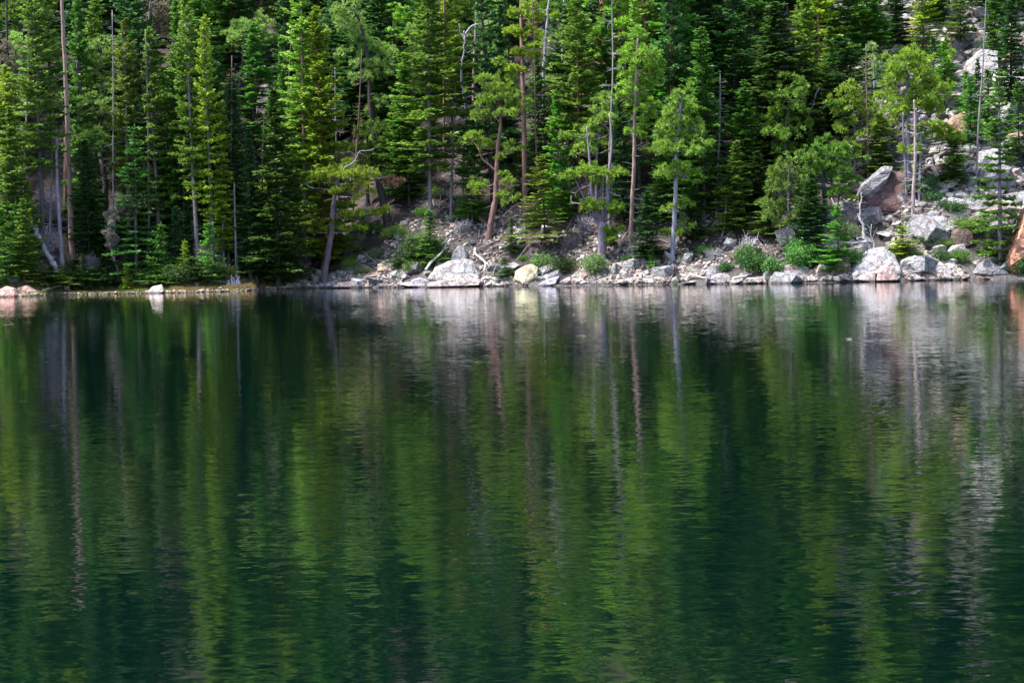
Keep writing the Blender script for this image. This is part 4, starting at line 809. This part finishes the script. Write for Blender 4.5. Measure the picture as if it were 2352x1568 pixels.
tangle(625, 240, 50, 70, (.34, .30, .34), 'grey dead brush right of the tall purple-grey outcrop', 4, 140)
tangle(1345, 520, 50, 50, (.26, .22, .27), 'dead brush left of the twisted double-stemmed pine trunk', 5, 100)
tangle(40, 430, 60, 60, (.28, .30, .30), 'grey-green dead brush at the left edge', 6, 140)
tangle(1720, 560, 46, 30, (.45, .42, .43), 'pale dead twigs lying on the scree left of the leafy bushes', 7, 60)
tangle(1540, 110, 60, 40, (.3, .26, .27), 'dead grey brush below the orange-yellow topped spruce', 8, 100)

for k_, (u_, v_, w_, h_, lab_) in enumerate([(212, 610, 40, 44, 'grey dead brush at the foot of the bleached bent tree'), (385, 600, 60, 40, 'grey dead brush right of the tiered blue-green spruce foot'), (470, 585, 60, 50, 'purple-grey dead brush between the white-trunked olive spruce and the bank'),
        (690, 590, 60, 50, 'dead twig tangle at the foot of the tall lime spruce'), (1062, 525, 50, 36, 'dead twig tangle at the foot of the forked snag'), (1310, 560, 50, 34, 'dead brush right of the shaggy yellow-green spruce'), (1470, 575, 54, 36, 'dead brush at the foot of the pinkish-trunked lime pine'), (1640, 585, 44, 26, 'small dead brush below the thin curved trunk')]):
    tangle(u_, v_, w_, h_, [(.26, .22, .26), (.30, .28, .29), (.22, .18, .19)][k_ % 3], lab_, 40+k_, 120)

# ------------------------------------------------------------------ leafy bushes and grass
def bush(u, vb, w, h, col, label, seed, mat='broad_leaves', name='leafy_bush', cat='bush', low=False, short=None, dens=1.0):
    g = ground_at(u, vb); s = FPX/g.y; rg = np.random.default_rng(seed); W_, H_ = w/2/s, h/s; m = MB(); st = MB()
    nst = 16 if not low else 26
    for i in range(nst):
        az = rg.uniform(0, 6.28); t = rg.uniform(.2, 1)**.6
        e = np.array([math.cos(az)*W_*t*.85, math.sin(az)*W_*t*.7, H_*(.95-.5*t*t)*rg.uniform(.75, 1.05)])
        mid = e*np.array([.5, .5, .6]); st.tube([(0, 0, -.1), mid, e], [.025, .016, .008], 4, False)
        k = int(max(40, 170*dens*W_*H_/2.0)); cc = e+rg.normal(size=(k, 3))*np.array([.24, .24, .17])*max(.6, min(W_, 1.3)); cc[:, 2] = np.maximum(cc[:, 2], .03)
        cc2 = mid+rg.normal(size=(k//3, 3))*.25; P = np.vstack([cc, cc2])
        D = unit(rg.normal(size=P.shape)+np.array([0, 0, .7]))
        blades(m, P, D, (.13 if mat == 'broad_leaves' else .17)*rg.uniform(.6, 1.4, len(P)), (.075 if mat == 'broad_leaves' else .05), rg, np.clip(rg.uniform(.2, .8)+rg.normal(size=len(P))*.15, 0, 1))
    e = empty(name, g); link('foliage', m.mesh('foliage', mat), e, col); link('stems', st.mesh('stems', 'bark'), e, B_GREY)
    tag(e, label, cat); occupied.append((g.x, g.y))
    if short: ref_names.append((u, vb-h/2, short))
    return e
bush(1252, 622, 60, 38, (.17, .28, .09), 'pale green leafy bush just right of the yellow boulder', 1, short='the left pale leafy bush')
bush(1367, 634, 62, 52, (.18, .28, .10), 'pale green leafy bush left of the twisted double-stemmed pine trunk foot', 2, short='the right pale leafy bush')
bush(1290, 626, 76, 26, (.045, .08, .02), 'dark low juniper mat between the two pale leafy bushes', 3, 'needles', 'juniper', 'shrub', True)
bush(1838, 626, 70, 76, (.10, .26, .05), 'bright green leafy bush on the square shore block', 4, short='the bright leafy shore bush')
bush(1778, 638, 48, 48, (.11, .24, .07), 'smaller leafy bush at the waterline left of the bright leafy one', 5)
bush(1712, 610, 46, 48, (.15, .24, .09), 'pale leafy bush on the scree upslope of the flat tan shore rock', 6)
bush(2142, 472, 42, 28, (.09, .2, .07), 'small leafy bush above the left end of the wide white ledge boulder', 7)
bush(16, 560, 46, 58, (.19, .27, .02), 'vivid yellow-green leafy bush at the left edge', 8)
bush(6, 640, 40, 50, (.12, .2, .05), 'green leafy bush at the left edge above the grey rounded rock', 9)
bush(2345, 632, 36, 40, (.07, .17, .03), 'dark green leafy bush under the rust-red slab at the right edge', 10)
bush(975, 592, 110, 34, (.05, .10, .02), 'wide dark juniper spreading behind the red split rocks', 11, 'needles', 'juniper', 'shrub', True)
bush(150, 652, 90, 30, (.06, .12, .02), 'low green shrub mat on the left bank under the bare trunks', 12, 'needles', 'shrub', 'shrub', True)
bush(235, 655, 80, 26, (.045, .10, .02), 'low green shrub mat left of the foot of the bleached bent tree', 13, 'needles', 'shrub', 'shrub', True)
bush(340, 652, 90, 26, (.05, .11, .02), 'low green shrub mat in front of the tiered blue-green spruce', 14, 'needles', 'shrub', 'shrub', True)
bush(430, 648, 100, 30, (.05, .09, .018), 'low dark shrub mat at the back of the grassy bank', 15, 'needles', 'shrub', 'shrub', True)
bush(510, 640, 70, 26, (.07, .11, .02), 'low olive shrub mat behind the grey stump', 16, 'needles', 'shrub', 'shrub', True)
bush(1228, 520, 60, 30, (.05, .10, .02), 'dark juniper clump right of the foot of the rust-barked straight trunk', 17, 'needles', 'juniper', 'shrub', True)
bush(2160, 610, 30, 34, (.06, .13, .03), 'small green shrub in a crack among the right shore boulders', 18)
bush(1755, 440, 60, 30, (.12, .16, .05), 'olive shrub on the talus left of the shaggy olive pine', 19, 'needles', 'shrub', 'shrub', True)
bush(650, 652, 120, 40, (.035, .07, .018), 'low dark skirt shrub under the broad dark shore spruce', 20, 'needles', 'shrub', 'shrub', True)
def grass():
    rg = np.random.default_rng(5); m = MB(); xs = rg.uniform(-34, -14.2, 16000); d = rg.uniform(.05, 3.6, 16000)
    keep = vn(xs*1.2, d*1.6, 21) > -.12-.2*(d > 1.5); xs = xs[keep]; d = d[keep]; ys = shoreY(xs)+d; P = np.stack([xs, ys, height(xs, ys)], -1)
    D = unit(rg.normal(size=P.shape)*.35+np.array([0, 0, 1])); L = rg.uniform(.08, .30, len(P))
    blades(m, P+D*(L*.4)[:, None], D, L, .03, rg, rg.random(len(P)))
    tag(link('shore_grass', m.mesh('shore_grass', 'broad_leaves'), None, (.20, .20, .06)), 'yellow-green grass covering the left bank at the waterline', 'grass', kind='stuff')
grass()
def dry_grass():
    rg = np.random.default_rng(6); m = MB(); xs = rg.uniform(-20.5, -15.2, 3200); d = 1.5+rg.normal(size=3200)*.28+.25*np.sin(xs*1.7)
    ys = shoreY(xs)+d; P = np.stack([xs, ys, height(xs, ys)], -1); D = unit(rg.normal(size=P.shape)*.6+np.array([0, -.3, 1])); L = rg.uniform(.12, .38, len(P))
    blades(m, P+D*(L*.4)[:, None], D, L, .035, rg, rg.random(len(P)))
    tag(link('dry_grass', m.mesh('dry_grass', 'broad_leaves'), None, (.30, .20, .12)), 'rusty tan dry grass along the back of the left bank by the grey stump', 'grass', kind='stuff')
dry_grass()

# ------------------------------------------------------------------ lesser things with generated positions
used = {}
ORD = ['nearest', 'second nearest', 'third nearest', 'fourth nearest', 'fifth nearest', 'sixth nearest', 'seventh nearest', 'eighth nearest', 'ninth nearest', 'tenth nearest', 'eleventh nearest', 'twelfth nearest']
pending = []
def later(o, u, v, noun):
    r = min(ref_names, key=lambda q: (q[0]-u)**2+((q[1]-v)*1.3)**2)
    du, dv = u-r[0], v-r[1]
    where = ('right of' if du > 0 else 'left of') if abs(du) > abs(dv) else ('upslope of' if dv < 0 else 'below')
    pending.append((o, noun, where, r[2], math.hypot(du, dv)))
def settle():
    g = {}
    for p in pending: g.setdefault((p[1], p[2], p[3]), []).append(p)
    for (noun, where, ref), L in g.items():
        L.sort(key=lambda p: p[4])
        for i, p in enumerate(L):
            lab = f'{noun} {where} {ref}'
            if len(L) > 1: lab += f', {ORD[min(i, 11)]} to it'
            p[0]['label'] = lab

TONES = [(G_DARK, 'dark'), (G_MID, 'mid-green'), (G_OLIVE, 'olive'), ((.060, .150, .030), 'deep green'), (G_YEL, 'yellow-green'), ((.10, .27, .035), 'grass-green')]
def fillers():
    rg = random.Random(11); n_up = 0; n_far = 0; n_p = 0; tries = 0
    keys = ['dense_a', 'dense_b', 'dense_c', 'dense_d', 'dense_e', 'dense_d', 'lanky_a', 'lanky_b', 'narrow_a', 'shelf_b']
    while tries < 26000 and (n_up < 200 or n_far < 178):
        tries += 1
        far = rg.random() < .42
        y = rg.uniform(128, 168) if not far else rg.uniform(168, 222)
        half = 1330/FPX*y
        x = rg.uniform(-half, half)
        if far and n_far < 34: y = rg.uniform(148.5, 186); x = 26+.12*(y-125)+rg.uniform(-4.5, 4.5)
        d = y-float(shoreY(x)); z = hz(x, y); u, v = proj((x, y, z))
        if d < (4 if u < 560 else (7.5 if u < 1900 else 9)): continue
        rb = 26+.12*(y-125)
        if abs(x-rb) < (3.0 if y < 148 else 0): continue
        if (u > 1880 and y < 165 and rg.random() < .6) or (1600 < u <= 1880 and y < 160 and rg.random() < .35): continue
        if 50 < u < 190 and d < 9: continue
        if (far and n_far >= 178) or (not far and n_up >= 200): continue
        gap = 1.75 if not far else (2.1 if n_far < 34 else 2.6)
        if any((x-a)**2+(y-b)**2 < gap*gap for a, b in occupied): continue
        pine = rg.random() < (.2 if x < 0 else .38)
        c, w_ = rg.choice((TONES if rg.random() < .6 else [TONES[0], TONES[3]]) if not far else ([TONES[0], TONES[3]] if rg.random() < (.93 if x < 0 else .8) else [(G_LIME, 'lime')])); f = rg.uniform(.85, 1.2); c = tuple(q*f for q in c)
        if pine:
            key = rg.choice(['pine_a', 'pine_b', 'pine_c']); H = rg.uniform(7, 12.5); c = tuple(q*f for q in rg.choice([G_LIME, G_PALE, G_OLIVE])); w_ = 'pale bushy'
            e = tree(key, (x, y, z), H, PROTO[key]['R']*rg.uniform(.9, 1.3)*H/PROTO[key]['H'], c, rg.choice([B_GREY, B_RED, B_DARK])); noun = w_+' pine'; n_p += 1
        else:
            key = rg.choice(keys); H = rg.uniform(9, 17) if not far else rg.uniform(11, 17)
            if u > 1700: H *= .72
            e = tree(key, (x, y, z), H, rg.uniform(1.6, 2.5)*(1.25 if far else 1), c, rg.choice([B_GREY, B_RED, B_DARK, B_DARK, B_GREY, B_PURPLE])); noun = f"{'tall ' if H > 13.5 else ('short ' if H < 10.5 else '')}{w_} spruce"
        if far or v < -30:
            tag(e, 'conifer upslope beyond the top edge, seen only in the lake reflection' if far else f'{noun} with its foot above the top edge', group='conifers high on the hillside')
            if not far: later(e, u, v, noun+' high')
            n_far += 1 if far else 0; n_up += 0 if far else 1
        else:
            n_up += 1; later(e, u, v-100, noun); e['group'] = 'conifers on the hillside'
    print('fillers', n_up, n_far, n_p)
def saplings():
    rg = random.Random(5); n = 0; tries = 0
    while n < 110 and tries < 9000:
        tries += 1; x = rg.uniform(-34, 36) if n % 2 else rg.uniform(-34, -14); y = rg.uniform(124, 150) if n % 2 else float(shoreY(x))+rg.uniform(2.6, 9); d = y-float(shoreY(x)); z = hz(x, y); u, v = proj((x, y, z))
        if d < 3 or u < 0 or u > 2352 or (70 < u < 185 and d < 9): continue
        if any((x-a)**2+(y-b)**2 < 1.0 for a, b in occupied): continue
        key = rg.choice(['young_a', 'young_b']); H = rg.uniform(1.6, 4.6); c, w_ = rg.choice(TONES)
        e = tree(key, (x, y, z), H, H*.3, c, name='spruce_sapling', cat='sapling', group='saplings on the slope'); later(e, u, v, w_+' sapling'); n += 1
def heap():
    rg = random.Random(8)
    for i in range(46):
        x = rg.uniform(16.5, 31.5) if i % 4 else rg.uniform(-6, 16); d = rg.uniform(-.1, 7.5) if i % 4 else rg.uniform(0, 2.5); y = float(shoreY(x))+d; z = hz(x, y); u, v = proj((x, y, z))
        s = rg.uniform(.5, 1.15) if i % 4 else rg.uniform(.45, .85); g = np.random.default_rng(300+i)
        P = [np.array([a, b, c])*s*g.uniform(.75, 1.1, 3) for a in (-1, 1) for b in (-.7, .7) for c in (-.5, .45)]+[np.array([g.uniform(-.8, .8), 0, .75])*s]
        o = link('boulder', bm_mesh(rock_bm([tuple(q) for q in P], 60+i, s*1.2, 3, .035), 'boulder', 'rock'), None, rg.choice([C_PALE, C_GREY, C_PINK, C_LICH, (.26, .20, .19), C_GREY]))
        o.location = (x, y, z+s*.12); o.rotation_euler = (rg.uniform(-.5, .3), rg.uniform(-.45, .45), rg.uniform(0, 6.28)); tag(o, None, 'boulder', 'angular boulders heaped along the shore'); later(o, u, v, 'angular boulder')
def bare_trunks():
    rg = random.Random(31); i = 0
    for u in (62, 118, 182, 258, 336, 396, 430, 531, 606, 664, 772, 826, 1044, 1226, 1404, 1652, 1992, 2262):
        vb = rg.uniform(560, 610) if u < 720 else (rg.uniform(470, 540) if u < 1900 else rg.uniform(330, 470)); vt = rg.uniform(-40, 260); lean = rg.gauss(0, 9); c, w_ = rg.choice([((.24, .21, .25), 'purple-grey'), ((.30, .27, .28), 'pale grey'), ((.17, .11, .10), 'red-brown'), ((.20, .18, .20), 'dull grey')])
        o = path_tree(700+i, 'bare_tree', 'dead tree', None, [(u+lean, vb), (u+lean*.6+rg.gauss(0, 1.5), vb*.66+vt*.34), (u+rg.gauss(0, 2), vb*.33+vt*.67), (u-lean*.3, vt)], rg.uniform(.06, .11), .02, bark=c, deadcol=tuple(q*1.1 for q in c), ntw=rg.randint(50, 90), tw=(.3, 1.3))
        o['group'] = 'thin dead trunks among the living trees'; later(o, u, (vb+max(vt, 0))/2, 'thin '+w_+' dead trunk'); i += 1
def low_shrubs():
    rg = random.Random(21); n = 0; protos = []
    for q in range(4):
        o = bush(1500, 560, 60+q*12, 26+q*5, (.06, .15, .03), 'x', 60+q, 'needles' if q % 2 == 0 else 'broad_leaves', 'low_shrub', 'shrub', True); protos.append(o)
    while n < 46:
        x = rg.uniform(-12, 27); d = rg.uniform(1.6, 9); y = float(shoreY(x))+d; z = hz(x, y); u, v = proj((x, y, z)); src = protos[rg.randrange(4)]
        if any(o_ for o_ in occupied if (o_[0]-x)**2+(o_[1]-y)**2 < .5): continue
        if n < 4: r = protos[n]; src = None
        else:
            r = src.copy(); COL.objects.link(r)
            for ch in src.children: c = ch.copy(); COL.objects.link(c); c.parent = r
        f = rg.uniform(.45, .95); r.location = (x, y, z-.05); r.scale = (f*rg.uniform(.8, 1.3), f, f*rg.uniform(.7, 1.2)); r.rotation_euler = (0, 0, rg.uniform(0, 6.28))
        c, w_ = rg.choice([((.05, .13, .03), 'dark'), ((.10, .22, .03), 'mid-green'), ((.17, .27, .05), 'yellowish-green'), ((.16, .20, .10), 'grey-green')])
        for ch in r.children:
            if ch.name.startswith('foliage'): ch.color = (*c, 1)
        r['group'] = 'low shrubs between the rocks'; occupied.append((x, y)); later(r, u, v, w_+' low shrub'); n += 1
def scatter_rocks():
    rg = random.Random(3); n = 0; tries = 0; spots = []
    cols = [(C_PALE, 'pale'), (C_GREY, 'grey'), (C_PINK, 'pinkish'), (C_WHITE, 'whitish'), (C_LICH, 'lichen-green'), ((.36, .25, .22), 'rust-brown'), (C_PALE, 'pale'), ((.46, .44, .42), 'grey')]
    while n < 190 and tries < 20000:
        tries += 1; k = rg.random()
        if k < .42: x = rg.uniform(-13.5, 33); d = abs(rg.gauss(0, 1.2)); s = rg.uniform(.25, .75)
        elif k < .60: x = rg.uniform(-13, 22); d = rg.uniform(1.5, 8); s = rg.uniform(.25, .7)
        elif k < .66: x = rg.uniform(-33, -14); d = rg.uniform(-.2, .7); s = rg.uniform(.12, .3)
        elif k < .84: x = rg.uniform(16, 31); d = rg.uniform(.3, 12); s = rg.uniform(.4, 1.3)
        else: d = rg.uniform(10, 30); x = 26+.12*d+rg.gauss(0, 2.6); s = rg.uniform(.6, 1.7)
        y = float(shoreY(x))+d; z = hz(x, y); u, v = proj((x, y, z))
        if not (-20 < u < 2370) or v < -30: continue
        if any((x-a)**2+(y-b)**2 < (s*.8+c)**2*.8 for a, b, c in spots): continue
        spots.append((x, y, s*.8)); c, w_ = rg.choice(cols); f = rg.uniform(.85, 1.15)
        if x < -14: c, w_ = (.60, .50, .40), 'tan'
        o = link('rock', ROCKS[rg.randrange(len(ROCKS))], None, tuple(q*f for q in c)); o.location = (x, y, z+s*.12)
        o.scale = (s*rg.uniform(.9, 1.5), s*rg.uniform(.8, 1.2), s*rg.uniform(.6, 1.0)); o.rotation_euler = (rg.uniform(-.5, .3), rg.uniform(-.5, .5), rg.uniform(0, 6.28))
        big = 'big ' if s > .7 else ('small ' if s < .3 else '')
        tag(o, None, 'rock', 'loose rocks along the shore and talus'); later(o, u, v, f'{big}{w_} rock'); n += 1
    # the stones nobody could count
    tpl = []
    for s in range(8):
        g = np.random.default_rng(s); bm = bmesh.new()
        for p in unit(g.normal(size=(11, 3)))*np.array([1, .8, .6]): bm.verts.new(tuple(p))
        r = bmesh.ops.convex_hull(bm, input=bm.verts[:]); bm.verts.index_update(); bm.faces.ensure_lookup_table()
        V = np.array([tuple(v.co) for v in bm.verts]); F = np.array([[v.index for v in f.verts[:3]]+[f.verts[2].index] for f in bm.faces]); tpl.append((V, F)); bm.free()
    g = np.random.default_rng(77)
    def sheet(name, col, label, pts):
        m = MB()
        for (x, y, s) in pts:
            V, F = tpl[g.integers(8)]; a, b, c = g.uniform(0, 6.28, 3); b *= .15
            Rm = np.array(Matrix.Rotation(a, 3, 'Z') @ Matrix.Rotation(b, 3, 'X'))
            sc = s*g.uniform(.7, 1.4, 3); Vw = (V*sc)@Rm.T+np.array([x, y, hz(x, y)+s*.15])
            m.v.append(Vw); m.f.append(F+m.n); m.n += len(V); m.tone.append(np.full(len(V), g.random()))
        tag(link(name, m.mesh(name, 'stones'), None, col), label, 'stones', kind='stuff')
    A = []
    while len(A) < 10500:
        x = g.uniform(-14, 34); d = abs(g.normal(0, 1.9))
        if g.random() < .45: d = g.uniform(0, 9)
        y = float(shoreY(x))+d
        if vn(x*.35, y*.35, 33) < -.16+.03*d: continue
        A.append((x, y, g.uniform(.06, .27)*(1-.05*min(d, 8)) if x < 17 else g.uniform(.08, .42)))
    sheet('shore_scree', (.41, .37, .36), 'loose pale and pinkish stones strewn along the centre and right shore slope', A)
    B = []
    while len(B) < 2200:
        d = g.uniform(3, 36); y = 118+d; x = 26+.12*(y-125)+g.normal(0, 2.8); B.append((x, y, g.uniform(.15, .6)))
    sheet('talus', (.36, .355, .36), 'pale broken talus stones running up the right-hand slope', B)
    D_ = []
    while len(D_) < 3800:
        x = g.uniform(-12, 36); y = g.uniform(128, 178); d = y-float(shoreY(x))
        if d < 2 or vn(x*.22, y*.22, 44) < -.04: continue
        D_.append((x, y, g.uniform(.08, .38)*(1.0 if x > 5 else .7)))
    while len(D_) < 6200:
        x = g.uniform(10, 36); y = g.uniform(126, 172); d = y-float(shoreY(x))
        if d < 2 or vn(x*.3, y*.3, 45) < -.10: continue
        D_.append((x, y, g.uniform(.12, .6)))
    sheet('hillside_stones', (.34, .345, .31), 'grey-green lichened stones showing between the trees on the hillside', D_)
    Cc = [(x, float(shoreY(x))+g.uniform(-.1, .5), g.uniform(.05, .17)) for x in g.uniform(-33, -12, 1700)]
    sheet('beach_stones', (.62, .52, .40), 'tan pebbles and stones edging the left grassy bank', Cc)
bare_trunks()
fillers()
saplings()
heap()
low_shrubs()
scatter_rocks()
# twigs and dead wood lying on the forest floor
def litter():
    g = np.random.default_rng(9); m = MB()
    for i in range(420):
        x = g.uniform(-33, 30); y = float(shoreY(x))+g.uniform(2.5, 16); a = g.uniform(0, 3.14); L = g.uniform(.4, 2.2); dx, dy = math.cos(a)*L/2, math.sin(a)*L/2*.6
        p = [(x-dx, y-dy, hz(x-dx, y-dy)+.06), (x, y, hz(x, y)+.10+.05*L), (x+dx, y+dy, hz(x+dx, y+dy)+.08)]
        m.tube(p, [.035, .028, .012], 5, False)
    tag(link('fallen_twigs', m.mesh('fallen_twigs', 'bleached_wood'), None, (.30, .26, .26)), 'dead sticks and twigs littering the slope under the trees', 'twigs', kind='stuff')
litter()
# two light scraps afloat
for (u, v, L, lab) in ((1950, 778, .07, 'slim white feather floating on the lake at right'), (737, 970, .006, 'tiny pale leaf floating on the dark water at left centre')):
    dd = ray(u, v); k = (CAM_H-.012)/-dd.z; p = Vector((0, 0, CAM_H))+dd*k
    m = MB(); n = 9; t = np.linspace(-1, 1, n)
    up = np.stack([t*L, .10*L*(1-t*t), .02*L+.12*L*t*t], -1); lo = np.stack([t*L, -.10*L*(1-t*t), .02*L+.12*L*t*t], -1)
    m.quads(np.stack([lo[:-1], lo[1:], up[1:], up[:-1]], 1)); m.tube(np.stack([t*L*1.05, 0*t, .03*L+.12*L*t*t], -1), .04*L, 5)
    o = link('feather' if L > .1 else 'floating_leaf', m.mesh('scrap', 'bleached_wood'), None, (.85, .85, .85)); o.location = p; tag(o, lab, 'feather' if L > .1 else 'leaf')
settle()
